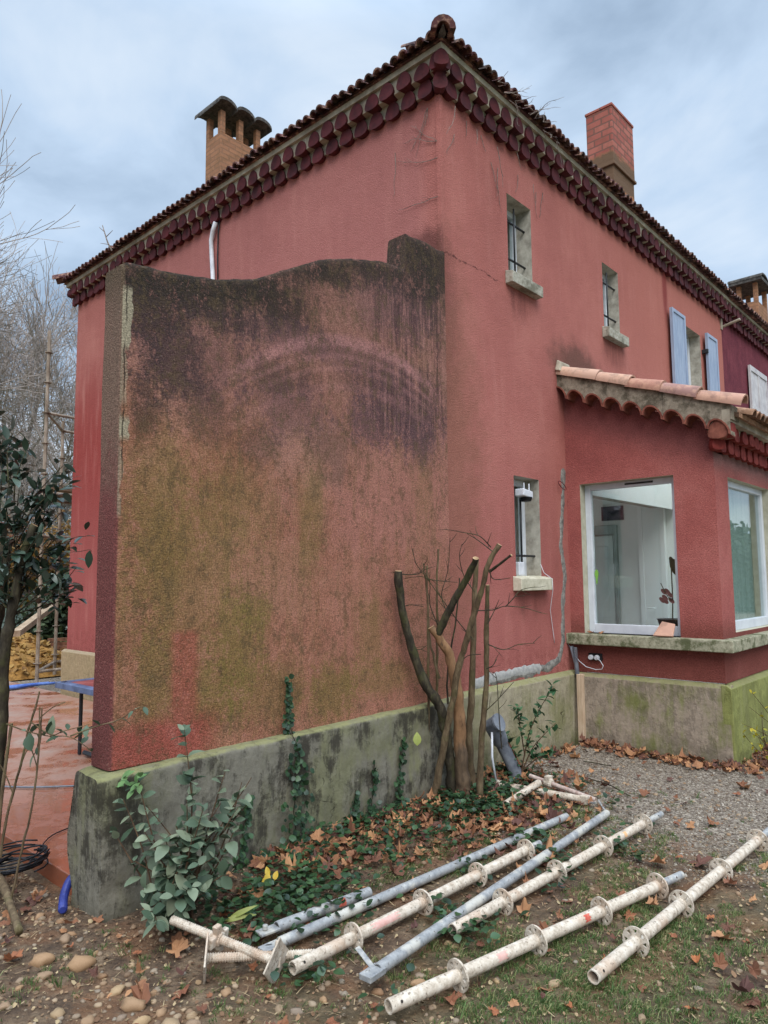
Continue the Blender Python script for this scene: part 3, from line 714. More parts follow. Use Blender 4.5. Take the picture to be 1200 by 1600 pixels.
# rounded repair of the arris + plinth
b = MB()
b.prism([(BX+.02, 0, -.1), (BX-.075, 0, -.1), (BX-.07, 0, .645), (BX-.02, 0, .675), (BX+.02, 0, .675)], (0, BY-.055, 0))
b.build('extension_plinth', PL_BAY, house, bevel=.006)
b = MB()
b.prism([(BX-.072, BY+.02, -.1), (BX-.072, BY-.075, -.1), (BX-.072, BY-.065, .645), (BX-.072, BY-.02, .675), (BX-.072, BY+.02, .675)], (BXE-BX+.07, 0, 0))
b.build('extension_plinth', PL_BAYF, house, bevel=.006)
# continuous sill
b = MB(); so_, sz0, sz1 = .11, .955, 1.06
b.prism([(BX-so_, 0, sz0), (BX-so_, BY-so_, sz0), (BXE, BY-so_, sz0), (BXE, BY+.0, sz0), (BX+.16, BY+.16, sz0), (BX+.16, 0, sz0)], (0, 0, sz1-sz0))
b.build('extension_sill', MSILL, house, bevel=.008)
# side picture window
w = empty_part('picture_window', house)
b = MB(); y0, y1, z0, z1 = GB; xf = BX+.1; e = .06
z0 += .0
for a in ((y0, y0+.06, z0, z1), (y1-.06, y1, z0, z1), (y0+.06, y1-.06, z0, z0+.09), (y0+.06, y1-.06, z1-.06, z1)): b.box(xf, xf+.06, a[0], a[1], a[2], a[3])
b.build('frame', PVC, w, bevel=.005)
b = MB(); b.box(xf+.03, xf+.036, y0+.06, y1-.06, z0+.09, z1-.06); b.build('pane', GLASS, w)
b = MB(); ellipse_st = [(xf+.026, -.235+.016*math.cos(a)*(1+.5*math.sin(3*a)), 1.62+.075*math.sin(a)) for a in [k*.45 for k in range(14)]]; b.prism(ellipse_st, (.003, 0, 0)); b.build('sticker', simple('green_sticker', (110, 160, 60), (130, 180, 80), 4), w)
b = MB(); b.box(xf-.012, xf-.001, -.86, -.58, z1-.038, z1-.022); b.build('trickle_vent', IRON, w, bevel=.003)
# front picture window, plus an unseen one added to light the room
for FWn in (FW1, FW_ADDED):
    w = empty_part('picture_window', house); x0, x1, z0, z1 = FWn; y = BY+.07
    b = MB()
    for a in ((x0, x0+.06, z0, z1), (x1-.06, x1, z0, z1), (x0+.06, x1-.06, z0, z0+.09), (x0+.06, x1-.06, z1-.06, z1)): b.box(a[0], a[1], y, y+.06, a[2], a[3])
    b.build('frame', PVC, w, bevel=.005)
    b = MB(); b.box(x0+.06, x1-.06, y+.03, y+.036, z0+.09, z1-.06); b.build('pane', GLASSF, w)
# verge: hollow arched tiles, mortar, cover tiles
b = MB(); pt = .192; zv = Vector((0, 0, 1))
tops = [-.015-pt*k for k in range(9)]
for yc in tops:
    zc = 3.578+.382*yc; rr = .5*pt
    def cv(y, r, hh): return [(y+math.cos(a)*r, math.sin(a)*hh) for a in [math.pi*k/10 for k in range(11)]]
    for r, hh, side in ((rr, .115, 0), (rr-.014, .1, 1)):
        A = b.a(*[(BX-.15, y, zc-.115+dz+(y-yc)*.382) for y, dz in cv(yc, r, hh)]); B_ = b.a(*[(BX-.0, y, zc-.13+dz+(y-yc)*.382) for y, dz in cv(yc, r, hh)])
        b.mi = 0
        for k in range(10): b.face((A+k, A+k+1, B_+k+1, B_+k))
        if side == 0: keep = A
        else:
            for k in range(10): b.face((keep+k, keep+k+1, A+k+1, A+k))
b.build('verge_tiles', GENR, house, auto=60)
b = MB(); b.mi = 0
for yc in tops:
    zc = 3.578+.382*yc; ys = [yc+math.cos(math.pi*k/10)*.5*pt for k in range(11)]
    for k in range(10):
        ya, yb = ys[k], ys[k+1]
        za = zc-.115+math.sin(math.pi*k/10)*.113+(ya-yc)*.382; zb = zc-.115+math.sin(math.pi*(k+1)/10)*.113+(yb-yc)*.382
        ta = 3.77+.382*ya-.03; tb = 3.77+.382*yb-.03
        x = BX-.128
        b.poly((x, ya, za), (x, yb, zb), (x+.012*nz(ya, 1, 0, 9)-.0, yb, tb), (x, ya, ta)); b.poly((x, ya, za), (BX, ya, za), (BX, yb, zb), (x, yb, zb))
b.prism([(BX-.125, .0, 3.6), (BX-.125, -1.66, 3.6-.634), (BX-.125, -1.66, 3.73-.634), (BX-.125, 0, 3.73)], (.2, 0, 0))
b.build('verge_mortar', VERGE, house)
b = MB()
js = [0.02, -.41, -.73, -1.03, -1.36, -1.72]
for k in range(5):
    ya, yb = js[k], js[k+1]-.03; x = BX-.075
    za = 3.72+.372*ya+(.012 if k % 2 else 0); zb = 3.72+.372*yb+.02
    half_round(b, (x+JR.uniform(-.006, .006), ya, za), (x+JR.uniform(-.006, .006), yb, zb), .078, .092, .016, nn=(-.25, 0, 1), n=10, ang=math.pi*1.0)
b.build('verge_cover_tiles', TILE, house, auto=50)
b = MB(); b.prism([(BX-.17, .0, 3.74), (BX-.17, -.06, 3.72), (BX-.15, -.05, 3.83), (BX-.12, 0, 3.86)], (.22, 0, 0)); b.build('flashing_mortar', MORTAR, house, bevel=.012)
# lean-to roof body and barrel tiles
b = MB(); b.prism([(BX-.05, 0, 3.68), (BX-.05, -1.7, 3.68-.649), (BX-.05, -1.7, 3.64-.649), (BX-.05, -1.2, 3.64-.46), (BX-.05, 0, 3.56)], (.6, 0, 0))
b.prism([(4.95, 0, 3.68), (4.95, -1.7, 3.68-.649), (4.95, -1.7, 3.64-.649), (4.95, -1.2, 3.64-.46), (4.95, 0, 3.56)], (BXE-4.9, 0, 0))
b.prism([(BX+.55, -1.3, 3.68-.497), (BX+.55, -1.7, 3.68-.649), (BX+.55, -1.7, 3.64-.649), (BX+.55, -1.3, 3.64-.497)], (4.95-BX-.55, 0, 0))
x = BX+.1
while x < BXE:
    for k in range(5):
        if BX+.5 < x < 5.0 and k < 3: continue
        ya, yb = -.0-.35*k, -.35*(k+1)-.03
        half_round(b, (x, ya, 3.675+.382*ya), (x, yb, 3.69+.382*yb), .05, .062, .014, n=6)
    x += .125
b.build('extension_roof', TILEB, house, auto=50)
b = MB(); b.prism([(BX+.55, 0, 3.69), (BX+.55, -1.3, 3.69-.497), (BX+.55, -1.3, 3.70-.497), (BX+.55, 0, 3.70)], (4.95-BX-.55, 0, 0)); b.build('added_rooflight', GLASS, house)  # unseen glazed opening added to bring sky light into the room
# front genoise of the extension
b = MB(); zb0 = 2.735
genoise(b, (BX-.02, BY, 0), (1, 0, 0), (0, -1, 0), BXE-BX, zb0, [(0, .135, .07, False), (.115, .115, .14, False)], pitch=.197)
b.mi = 1; b.box(BX-.128, BXE, BY-.19, BY, zb0+.215, 3.06)
b.mi = 1; b.box(BX-.126, BX+.02, BY-.17, BY-.0, zb0+.12, 3.05)
b.mi = 2; arch_tile(b, Vector((BX, BY-.085, zb0+.09)), Vector((0, 1, 0)), Vector((-1, 0, 0)), .17, .15, 0, .135)
b.mi = 0; arch_tile(b, Vector((BX-.03, BY, zb0+.095)), Vector((1, 0, 0)), Vector((0, -1, 0)), .17, .14, 0, .186); arch_tile(b, Vector((BX, BY-.0, zb0)), Vector((1, -1, 0)).normalized(), Vector((-1, -1, 0)).normalized(), .12, .13, 0, .1)
b.build('extension_cornice', [material('extension_genoise_paint', lambda g: g.out(g.ramp(g.noise(18, 4), [(.35, C3(104, 36, 34)), (.65, C3(136, 58, 50))]), .9)), MORTAR, GENR], house)
# interior seen through the glass
b = MB()
b.box(BX+.26, 6.0, BY+.26, 6.5, .1, .2); b.box(.33, 6.6, .33, 6.5, 2.75, 2.8); b.box(BX+.26, 2.6, BY+.27, .33, 2.75, 2.8); b.box(4.95, 5.9, BY+.27, .33, 2.75, 2.8)
b.box(5.05, 5.15, .32, 6.5, .2, 2.75); b.box(.33, 5.05, 3.6, 3.7, .2, 2.75); b.box(.33, 2.3, .33, 3.6, .1, .2)
b.box(5.05, 5.15, BY+.26, .32, .2, 3.4); b.box(BX+.265, 5.05, -.02, -.004, 2.5, 3.5); b.box(BX+.262, BX+.268, BY+.27, -.02, 2.56, 3.0)
b.build('room', ROOMW, house)
d = empty_part('interior_door', house)
b = MB(); b.box(5.0, 5.045, .88, 1.7, .2, 2.2)
for (za, zb) in ((.4, .9), (1.05, 2.05)):
    for (ya, yb) in ((.96, 1.25), (1.33, 1.62)): b.box(4.985, 4.999, ya, yb, za, zb)
b.build('leaf', simple('door_leaf_paint', (206, 214, 210), (220, 226, 222), 3, .5, .0002), d, bevel=.006)
b = MB(); b.box(4.99, 5.045, .82, .87, .2, 2.35); b.box(4.99, 5.045, 1.71, 1.76, .2, 2.35); b.box(4.99, 5.045, .87, 1.71, 2.22, 2.35); b.build('casing', simple('door_casing_paint', (150, 162, 158), (176, 186, 182), 3, .5, .0002), d, bevel=.004)
b = MB(); b.box(4.97, 5.045, .44, .5, .2, 2.7); b.box(4.97, 5.045, .14, .2, .2, 2.7); b.box(4.98, 5.045, .2, .44, .2, 2.7)
b.tube([(4.96, .3, 1.2), (4.9, .3, 1.2), (4.9, .38, 1.2)], .01); b.build('frame', DOORW, d, bevel=.006)
b = MB(); q = on(936, 790, 0, 5.0); b.box(5.02, 5.045, q.y-.34, q.y-.02, 2.42, 2.62)
b.build('picture', simple('dark_picture', (30, 34, 44), (110, 104, 120), 6, .5, .0001), house)

b = MB()
for k in range(30):
    x = 2.95+k*.028; b.poly((x, BY+.2+.014*(k % 2), 1.12), (x+.028, BY+.2+.014*((k+1) % 2), 1.12), (x+.028, BY+.2+.014*((k+1) % 2), 2.5), (x, BY+.2+.014*(k % 2), 2.5))
b.build('curtain', simple('pale_green_curtain', (170, 186, 176), (196, 208, 200), 5, .9, .001, k=(6, 6, .4)), house)

# ------------------------------------------------------------------ chimneys
def vault_cap(b, x0, x1, y0, y1, z, n, r_h, along='x', over=.13, th=.045):
    """row of n barrel vaults across x; barrels run along y"""
    N = 8; w = (x1-x0+2*over)/n; prof = []
    for k in range(n):
        for t in range(N+(1 if k == n-1 else 0)):
            a = math.pi*t/N; prof.append((x0-over+w*k+w/2-math.cos(a)*w/2, math.sin(a)*r_h))
    m_ = len(prof); A = b.a(*[(x, y0-over, z+h+th) for x, h in prof]); B_ = b.a(*[(x, y1+over, z+h+th) for x, h in prof])
    A2 = b.a(*[(x, y0-over, z+h*.92) for x, h in prof]); B2 = b.a(*[(x, y1+over, z+h*.92) for x, h in prof])
    for k in range(m_-1):
        b.face((A+k, A+k+1, B_+k+1, B_+k)); b.face((A2+k+1, A2+k, B2+k, B2+k+1)); b.face((A+k+1, A+k, A2+k, A2+k+1)); b.face((B_+k, B_+k+1, B2+k+1, B2+k))
    b.face((A, B_, B2, A2)); b.face((A+m_-1, A2+m_-1, B2+m_-1, B_+m_-1))
def chimney(par, x0, y0, wx, wy, zbase, zs, zt, nop, nvault, lab):
    c = empty_part('chimney', par); c['label'] = lab
    b = MB(); b.box(x0, x0+wx, y0, y0+wy, zbase, zs)
    p = .085
    for k in range(nop+1):
        xx = x0+(wx-p)*k/nop
        b.box(xx, xx+p, y0, y0+p, zs, zt); b.box(xx, xx+p, y0+wy-p, y0+wy, zs, zt)
    b.build('stack', BR_OR, c, bevel=.006)
    b = MB(); vault_cap(b, x0, x0+wx, y0, y0+wy, zt, nvault, .1); b.build('cap', LICHEN, c, auto=50)
# ochre chimney over the side
q = at(345, 205, 11); zt = at(345, 168, 11).z; xr = on(407, 225, 1, q.y).x; yb = on(322, 200, 0, q.x).y
chimney(house, q.x, q.y, xr-q.x, yb-q.y, 6.2, q.z, zt, 2, 3, 'ochre brick chimney with three small vaults on its cap')
q = at(955, 160, 10.5); xr = on(988, 190, 1, q.y).x; yb = on(915, 180, 0, q.x).y
c = empty_part('chimney', house); c['label'] = 'plain red brick chimney stack with a dark stained foot'
b = MB(); b.box(q.x, xr, q.y, yb, 7.66, q.z-.04); b.box(q.x-.012, xr+.012, q.y-.012, yb+.012, q.z-.04, q.z)
b.box(q.x+.012, xr-.012, q.y+.012, yb-.012, 6.2, 7.62); b.box(q.x-.02, xr+.02, q.y-.02, yb+.02, 7.62, 7.66)
b.build('stack', BR_RED, c, bevel=.006)
# bracket at the party line
b = MB(); b.tube([on(1128, 511, 1, 0), on(1128, 511, 1, 0)+Vector((0, -.28, .06))], .022, 10); b.box(7.36, 7.42, -.02, 0, 5.6, 5.78); b.build('pipe_stub', MORTAR, house, smooth=False)

# ------------------------------------------------------------------ neighbour
nb = empty('neighbouring_house', (XE, 0, 0), 'dark wine red neighbouring house joined to the far end of the red one', 'house')
NW = (8.7, 9.75, 3.9, 5.28)
b = MB(); wall_grid(b, (XE+.002, XN), (-.1, H+.36), [], lambda u, z, d: (u, d+.006, z), TH); b.box(XN-.3, XN, .33, YL, -.1, H+.36)
b.build('wall', [PURPLE, REVEAL, ROOMW], nb)
b = MB(); genoise(b, (XE+.01, 0, 0), (1, 0, 0), (0, -1, 0), XN-XE, H-.01, rows)
b.mi = 1; b.box(XE, XN, -.134, 0, H+.293, H+.359)
b.build('cornice', [MAROON, MORTAR], nb)
b = MB(); roof_planes(b, XE+.002, XN, -EO+.03, YL+EO, ZE+.005, hipL=False); eave_tiles(b, (XE+.06, -EO, 0), (1, 0, 0), (0, -1, 0), XN-XE, ZE, SL, .105)
b.build('roof', TILED, nb, auto=50)
shutter(nb, 8.7, 9.21, 3.9, 5.3, WSHUT, y=-.05, planks=2); shutter(nb, 9.22, 9.75, 3.9, 5.3, WSHUT, y=-.05, planks=2)
for z in (4.52, 5.2): b = MB(); b.box(8.72, 9.73, -.068, -.052, z, z+.07); b.build('rail', WSHUT, nb, bevel=.003)
q = at(1183, 450, 15); zt = at(1183, 440, 15).z; yb = on(1150, 450, 0, q.x).y
chimney(nb, q.x, q.y, .75, .48, 6.2, at(1183, 466, 15).z, zt, 2, 2, None) if False else None
c = empty_part('chimney', nb)
b = MB(); zs = at(1183, 470, 15).z
b.box(q.x, q.x+.75, q.y, yb, 6.2, zs)
for xx in (q.x, q.x+.665):
    for yy in (q.y, yb-.085): b.box(xx, xx+.085, yy, yy+.085, zs, zt)
b.build('stack', BR_OR, c, bevel=.006)
b = MB(); b.box(q.x-.12, q.x+.87, q.y-.12, yb+.12, zt, zt+.07); vault_cap(b, q.x, q.x+.75, q.y, yb, zt+.06, 2, .08, th=.03); b.build('cap', LICHEN, c, auto=50)

# ------------------------------------------------------------------ garden wing wall
gw = empty('garden_wall', (-1.4, .07, 0), 'stained garden wall with a curved top joined to the house corner, on a mossy concrete plinth', 'garden wall')
prof = [(-2.838, 3.30), (-2.80, 3.325), (-2.753, 3.327), (-2.539, 3.349), (-2.24, 3.403), (-1.956, 3.496), (-1.697, 3.644), (-1.413, 3.805), (-1.166, 3.898), (-.9, 3.975), (-.758, 4.012), (-.52, 4.03)]
def topw(x):
    if x > -.519: return 4.335+.02*nz(x, 0, 0, 6)+(x+.5)*.04
    for (a, za), (c, zc) in zip(prof, prof[1:]):
        if x <= c: return za+(zc-za)*(x-a)/(c-a)+.006*nz(x, 0, 0, 14)
    return 4.03
def wing():
    b = MB(); Y0, Y1 = -.03, .17; z0 = .66
    xs = [-2.838+i*.03 for i in range(int((2.838-.52)/.03)+1)]+[-.5201, -.5199]
    xs += [-.49+.03*i for i in range(17)]; xs = [x for x in xs if x < -.002]+[-.001]
    NZ = 90
    def pt(x, y, t):
        tz = topw(x); z = z0+(tz-z0)*t
        # rounded arrises at the free end and along the top, lumpy face
        dx = x+2.838; rx = .018; xx = x
        e = .004*nz(x, z, 1, 2.3)+.0025*nz(x, z, 2, 11)+.0015*nz(x, z, 3, 30)
        yy = y+(e if y == Y0 else -e)
        if t > .995: yy += .012 if y == Y0 else -.012
        if dx < .001:
            yy += .012 if y == Y0 else -.012
        xx += .006*nz(y*3, z, 4, 2.5) if dx < .04 else 0
        return (xx, yy, z)
    ts = [i/NZ for i in range(NZ)]+[.9955, 1.0][1:]
    ts = [i/NZ*.994 for i in range(NZ+1)]+[1.0]
    n = len(ts)
    for y in (Y0, Y1):
        base = len(b.v)
        for x in xs:
            for t in ts: b.v.append(pt(x, y, t))
        for i in range(len(xs)-1):
            if abs(xs[i+1]-xs[i]) < .001: pass
            for j in range(n-1):
                q = (base+i*n+j, base+(i+1)*n+j, base+(i+1)*n+j+1, base+i*n+j+1)
                b.face(q if y == Y0 else q[::-1])
        if y == Y0: A = base
        else: B_ = base
    for i in range(len(xs)-1): b.face((A+i*n+n-1, A+(i+1)*n+n-1, B_+(i+1)*n+n-1, B_+i*n+n-1))
    for j in range(n-1): b.face((A+j, A+j+1, B_+j+1, B_+j)); k = (len(xs)-1)*n; b.face((A+k+j+1, A+k+j, B_+k+j, B_+k+j+1))
    for i in range(len(xs)-1): b.face((A+(i+1)*n, A+i*n, B_+i*n, B_+(i+1)*n))
    return b.build('wall', WING, gw, auto=40)
wing()
def plinth_grid():
    b = MB(); X0, X1, Y0, Y1, Z0, Z1 = -2.90, -.001, -.115, .2, -.25, .665
    prof = []                                     # (y,z) going up the front, over, down the back
    for k in range(24): prof.append((Y0, Z0+(Z1-.03-Z0)*k/23))
    for k in range(1, 6): a = math.pi/2*k/5; prof.append((Y0+.03-.03*math.cos(a), Z1-.03+.03*math.sin(a)))
    for k in range(1, 8): prof.append((Y0+.03+(Y1-Y0-.06)*k/8, Z1))
    for k in range(0, 6): a = math.pi/2*k/5; prof.append((Y1-.03+.03*math.sin(a), Z1-.03+.03*math.cos(a)))
    for k in range(1, 10): prof.append((Y1, Z1-.03-(Z1-.03-Z0)*k/9))
    nX = 110; n = len(prof)
    for i in range(nX+1):
        x = X0+(X1-X0)*i/nX; tip = max(0, 1-(x-X0)/.04)
        for (y, z) in prof:
            d = .010*nz(x, z, y, 2.2)+.006*nz(x, z, y, 9)+.003*nz(x, z, y, 26)
            br = max(0, nz(x, z, 7, 4)-.25)*.06 if z < .5 else 0
            cy, cz = (Y0+Y1)/2, .25; yy = y+(d-br)*(-1 if y < cy else 1)*.9; zz = z+(d*.6 if z > .6 else 0)+.02*(x+1.5)/3*(1 if z > .5 else 0)
            f = 1-.05*tip; b.v.append((x-.04*(.5+nz(3, z, y, 3))*(1 if i == 0 else 0)+(.06*max(0, (.35-z)) if i < 3 else 0), cy+(yy-cy)*f, cz+(zz-cz)*(1-.02*tip)))
    for i in range(nX):
        for k in range(n-1): b.face((i*n+k, (i+1)*n+k, (i+1)*n+k+1, i*n+k+1))
    b.face([n-1-k for k in range(n)])
    return b.build('plinth', PL_WING, gw, auto=50)
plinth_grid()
# ------------------------------------------------------------------ fixtures on and by the house
GREYP = simple('grey_plastic_conduit', (92, 96, 104), (124, 128, 134), 12, .5, .0005)
WHITEP = simple('white_plastic', (196, 198, 204), (222, 224, 228), 12, .4, .0003)
BLACKP = simple('black_rubber', (14, 14, 16), (36, 36, 40), 14, .5, .0005)
WOODT = simple('cream_trim_board', (176, 150, 122), (200, 176, 150), 9, .8, .0008, k=(8, 8, .8))
b = MB(); q = on(905, 1060, 1, -.12); b.box(1.925, 1.985, -.16, -.10, .0, .665)
o = b.build('cover_trim', WOODT, bevel=.004); tag(o, 'narrow cream trim board covering the pipes in the corner between the house and extension plinths', 'trim board')
b = MB(); b.tube([(1.95, -.1, .64), (1.95, -.09, .76), (1.955, -.06, .86), (1.96, -.04, .93)], .02, 12)
for k in range(24): z = .665+k*.011; b.tube([(1.95, -.1+.02*((z-.64)/.3), z), (1.9505, -.1+.02*((z-.64)/.3), z+.005)], .0235, 12)
tag(b.build('conduit', GREYP, smooth=True), 'short grey corrugated conduit rising behind the cream trim board under the sill', 'conduit')
sk = empty('outdoor_socket', (2.03, -.25, .83), 'white twin outdoor socket with a plug fixed under the extension sill', 'socket')
b = MB(); b.box(2.015, 2.04, -.33, -.19, .80, .87); b.build('back_box', BLACKP, sk, bevel=.006)
for y in (-.222, -.285):
    b = MB(); b.tube([(2.03, y, .83), (1.995, y, .83), (1.985, y, .828)], [.026, .025, .02], 14); b.build('plug', WHITEP, sk, auto=40)
b = MB(); P = [Vector((1.985, -.285, .826)), Vector((1.975, -.33, .81)), Vector((1.98, -.36, .76)), Vector((1.99, -.34, .725)), Vector((2.0, -.27, .715)), Vector((2.0, -.17, .735)), Vector((1.99, -.1, .79)), Vector((1.975, -.03, .9)), Vector((1.97, -.0, .95))]
b.tube(P, .0038, 6); tag(b.build('power_cable', WHITEP, smooth=True), 'thin white cable looping from the outdoor socket to the corner conduit', 'cable')
# antenna lamp in the low window
sn = empty('sensor_lamp', (1.2, .03, 2.4), 'white sensor lamp with two small aerials and black lens in the low barred window', 'lamp')
b = MB(); b.obox((1.21, .0, 2.40), (.085, 0, -.01), (0, .05, 0), (.0, 0, .035)); b.build('housing', WHITEP, sn, bevel=.01)
b = MB(); b.tube([(1.23, -.01, 2.365), (1.23, -.012, 2.33)], [.06, .045], 16); b.build('lens', BLACKP, sn, auto=40)
for x in (1.18, 1.27): b = MB(); b.tube([(x, -.02, 2.43), (x, -.02, 2.5)], .006, 8); b.build('aerial', WHITEP, sn)
b = MB(); b.box(1.14, 1.24, .03, .1, 1.635, 1.76); tag(b.build('transformer_box', WHITEP, bevel=.008), 'small white box standing on the pale sill of the low barred window', 'box')
b = MB(); b.tube([(1.46, -.01, 1.74), (1.5, -.02, 1.66), (1.51, -.1, 1.6), (1.52, -.1, 1.5), (1.6, -.02, 1.3), (1.66, -.015, 1.05), (1.68, -.01, .98)], .003, 5)
tag(b.build('thin_wire', WHITEP, smooth=True), 'thin pale wire hanging from the sill of the low barred window', 'wire')
# cable loop by the repair
b = MB(); b.tube([Vector((1.9, -.01, 2.54))+Vector((.09*math.cos(a)*.9, -.02, .028*math.sin(a)-.03*math.cos(a))) for a in [k*.5 for k in range(13)]], .004, 5)
tag(b.build('wire_loop', simple('dark_red_wire', (60, 20, 28), (110, 40, 48), 20), smooth=True), 'small loop of dark red wire poking from the wall beside the cement repair', 'wire')
# white conduit down the side wall
P = [on(337, 347, 0, -.06), on(333, 360, 0, -.05), on(330, 376, 0, -.03), on(331, 400, 0, -.03), on(333, 440, 0, -.03), on(334, 520, 0, -.03)]
b = MB(); b.tube(P, .026, 10); tag(b.build('downpipe', WHITEP, smooth=True), 'thin white plastic pipe bending out from under the tile cornice above the garden wall', 'pipe')
P = [on(343, 342, 0, -.03), on(341, 365, 0, -.02), on(340, 400, 0, -.02), on(341, 520, 0, -.02)]
b = MB(); b.tube(P, .009, 6); tag(b.build('black_cable', BLACKP, smooth=True), 'black cable running down the wall beside the white plastic pipe', 'cable')
# grey drain pipe with brick
dp = empty('drain_pipe', (.45, -.3, 0), 'grey plastic drain pipe leaning out of the ground at the foot of the house', 'pipe')
A = on(805, 1205, 1, -.36); B_ = on(782, 1158, 1, -.3); Cc = on(768, 1138, 1, -.3)
b = MB(); b.tube([A-Vector((0, 0, .1)), A, B_, B_+Vector((-.03, 0, .03))], [.05, .05, .05, .058], 18); b.build('lower_tube', GREYP, dp, auto=40)
b = MB(); b.tube([B_+Vector((-.0, 0, .0)), B_+Vector((-.05, -.01, .06)), Cc+Vector((.01, 0, .02)), Cc+Vector((.0, -.06, .05))], [.062, .066, .066, .064], 18); b.build('elbow', GREYP, dp, auto=40)
b = MB(); b.tube([Cc+Vector((0, -.06, .05)), Cc+Vector((.0, -.075, .057))], [.07, .07], 18); b.build('rim', GREYP, dp, auto=40)
b = MB(); b.tube([Cc+Vector((-.04, -.03, -.02)), Cc+Vector((-.06, -.04, -.2)), Cc+Vector((-.03, -.05, -.38))], .009, 6); tag(b.build('hose', WHITEP, smooth=True), 'pale thin hose hanging beside the grey drain pipe', 'hose')
mid_ = (A+B_)/2+Vector((.08, .06, .02)); dd = (B_-A).normalized()
b = MB(); b.obox(mid_, dd*.14, dd.cross(Vector((0, 1, 0)))*.025, (0, .05, 0)); tag(b.build('brick', simple('broken_red_brick', (140, 76, 56), (180, 106, 80), 30, .95, .004), bevel=.005), 'red brick slab leaning against the back of the grey drain pipe', 'brick')
# orchid inside, tile shard and leaves on the sill
oc = empty('orchid', (2.45, -.85, 1.18), 'potted orchid with one dark leaf and a faded flower behind the side window', 'potted plant')
b = MB(); b.tube([(2.5, -.85, 1.04), (2.5, -.85, 1.19), (2.5, -.85, 1.2)], [.1, .14, .15], 20); b.build('pot', BLACKP, oc, auto=40)
b = MB(); b.tube([(2.5, -.85, 1.2), (2.5, -.86, 1.4), (2.5, -.86, 1.75)], .006, 6); b.tube([(2.5, -.86, 1.35), (2.48, -.8, 1.45), (2.47, -.76, 1.55)], .004, 6); b.build('stem', simple('orchid_stem', (60, 66, 40), (90, 84, 56)), oc)
def ellipse_leaf(b, c, ax, ay, n=10, cup=.02):
    c, ax, ay = Vector(c), Vector(ax), Vector(ay); nn = ax.cross(ay).normalized(); i = b.a(c+nn*cup)
    j = b.a(*[c+ax*math.cos(2*math.pi*k/n)+ay*math.sin(2*math.pi*k/n) for k in range(n)])
    for k in range(n): b.face((i, j+k, j+(k+1) % n))
b = MB(); ellipse_leaf(b, (2.5, -.9, 1.7), (0, .04, .09), (.02, .05, -.02)); ellipse_leaf(b, (2.5, -.87, 1.76), (0, .02, .05), (.02, .03, -.01)); b.build('leaf', simple('orchid_leaf', (40, 52, 34), (64, 76, 48)), oc, smooth=True)
b = MB()
for k in range(7): ellipse_leaf(b, (2.49+R.uniform(-.02, .02), -.8+R.uniform(-.06, .06), 1.42+R.uniform(-.05, .05)), (0, .03, .01), (.01, .01, .028), cup=.008)
b.build('flower', simple('faded_orchid_flower', (110, 70, 70), (150, 100, 96)), oc, smooth=True)
b = MB(); b.mi = 0
tp = [(1.95, -.935), (1.945, -1.03), (1.98, -1.045), (1.985, -.95)]
b.prism([(1.935, -.88, 1.066), (1.94, -1.06, 1.066), (2.035, -1.05, 1.17), (2.04, -.93, 1.19)], (-.014, 0, .012))
tag(b.build('tile_shard', TILE, bevel=.003), 'broken terracotta tile leaning against the side window on the mossy sill', 'tile')

# ------------------------------------------------------------------ scaffold parts lying on the ground
def m_galv(g):
    X, Y, Z = g.xyz(); n = g.noise(26, 5, .7); b = g.noise(5, 4, .6)
    col = g.ramp(n, [(.3, C3(118, 120, 122)), (.6, C3(156, 156, 154)), (.75, C3(196, 192, 184))])
    col = g.mix(g.ss(b, .5, .6, 0, .7), col, C3(196, 190, 176))
    col = g.mix(g.ss(g.noise(60, 3), .62, .7, 0, .7), col, C3(84, 72, 62))
    g.out(col, .6, n, .0012, .7, metal=.1, spec=.4)
GALV = material('galvanised_tube', m_galv)
def m_crust(g):
    n = g.noise(30, 5, .72); b = g.noise(6, 5, .65)
    col = g.ramp(n, [(.28, C3(132, 118, 102)), (.48, C3(186, 172, 154)), (.7, C3(212, 202, 186))])
    col = g.mix(g.ss(b, .5, .64, 0, .6), col, C3(178, 150, 126))
    col = g.mix(g.ss(g.noise(70, 3), .6, .68, 0, .7), col, C3(96, 80, 66))
    g.out(col, .85, n, .0025, .9, spec=.25)
CRUST = material('plaster_crusted_tube', m_crust)
REDM = simple('red_marking_paint', (176, 74, 58), (200, 112, 94), 30, .8, .001)
PINKM = simple('pink_marking_paint', (196, 146, 134), (206, 170, 158), 30, .8, .001)
ORM = simple('ochre_marking_paint', (206, 158, 110), (216, 172, 130), 30, .8, .001)
HOLE_SHADE = simple('hole_shade', (40, 36, 34), (70, 62, 56), 30, .9)
def hollow(b, p, q, r, th=.0045, n=20, segs=1):
    p, q = Vector(p), Vector(q); t = (q-p).normalized(); u = t.orthogonal().normalized(); v = t.cross(u)
    ring = lambda c, r: b.a(*[c+(u*math.cos(2*math.pi*k/n)+v*math.sin(2*math.pi*k/n))*r for k in range(n)])
    A, B_, C_, D_ = ring(p, r), ring(q, r), ring(p, r-th), ring(q, r-th)
    for k in range(n):
        l = (k+1) % n; b.face((A+k, A+l, B_+l, B_+k)); b.face((C_+l, C_+k, D_+k, D_+l)); b.face((A+l, A+k, C_+k, C_+l)); b.face((B_+k, B_+l, D_+l, D_+k))
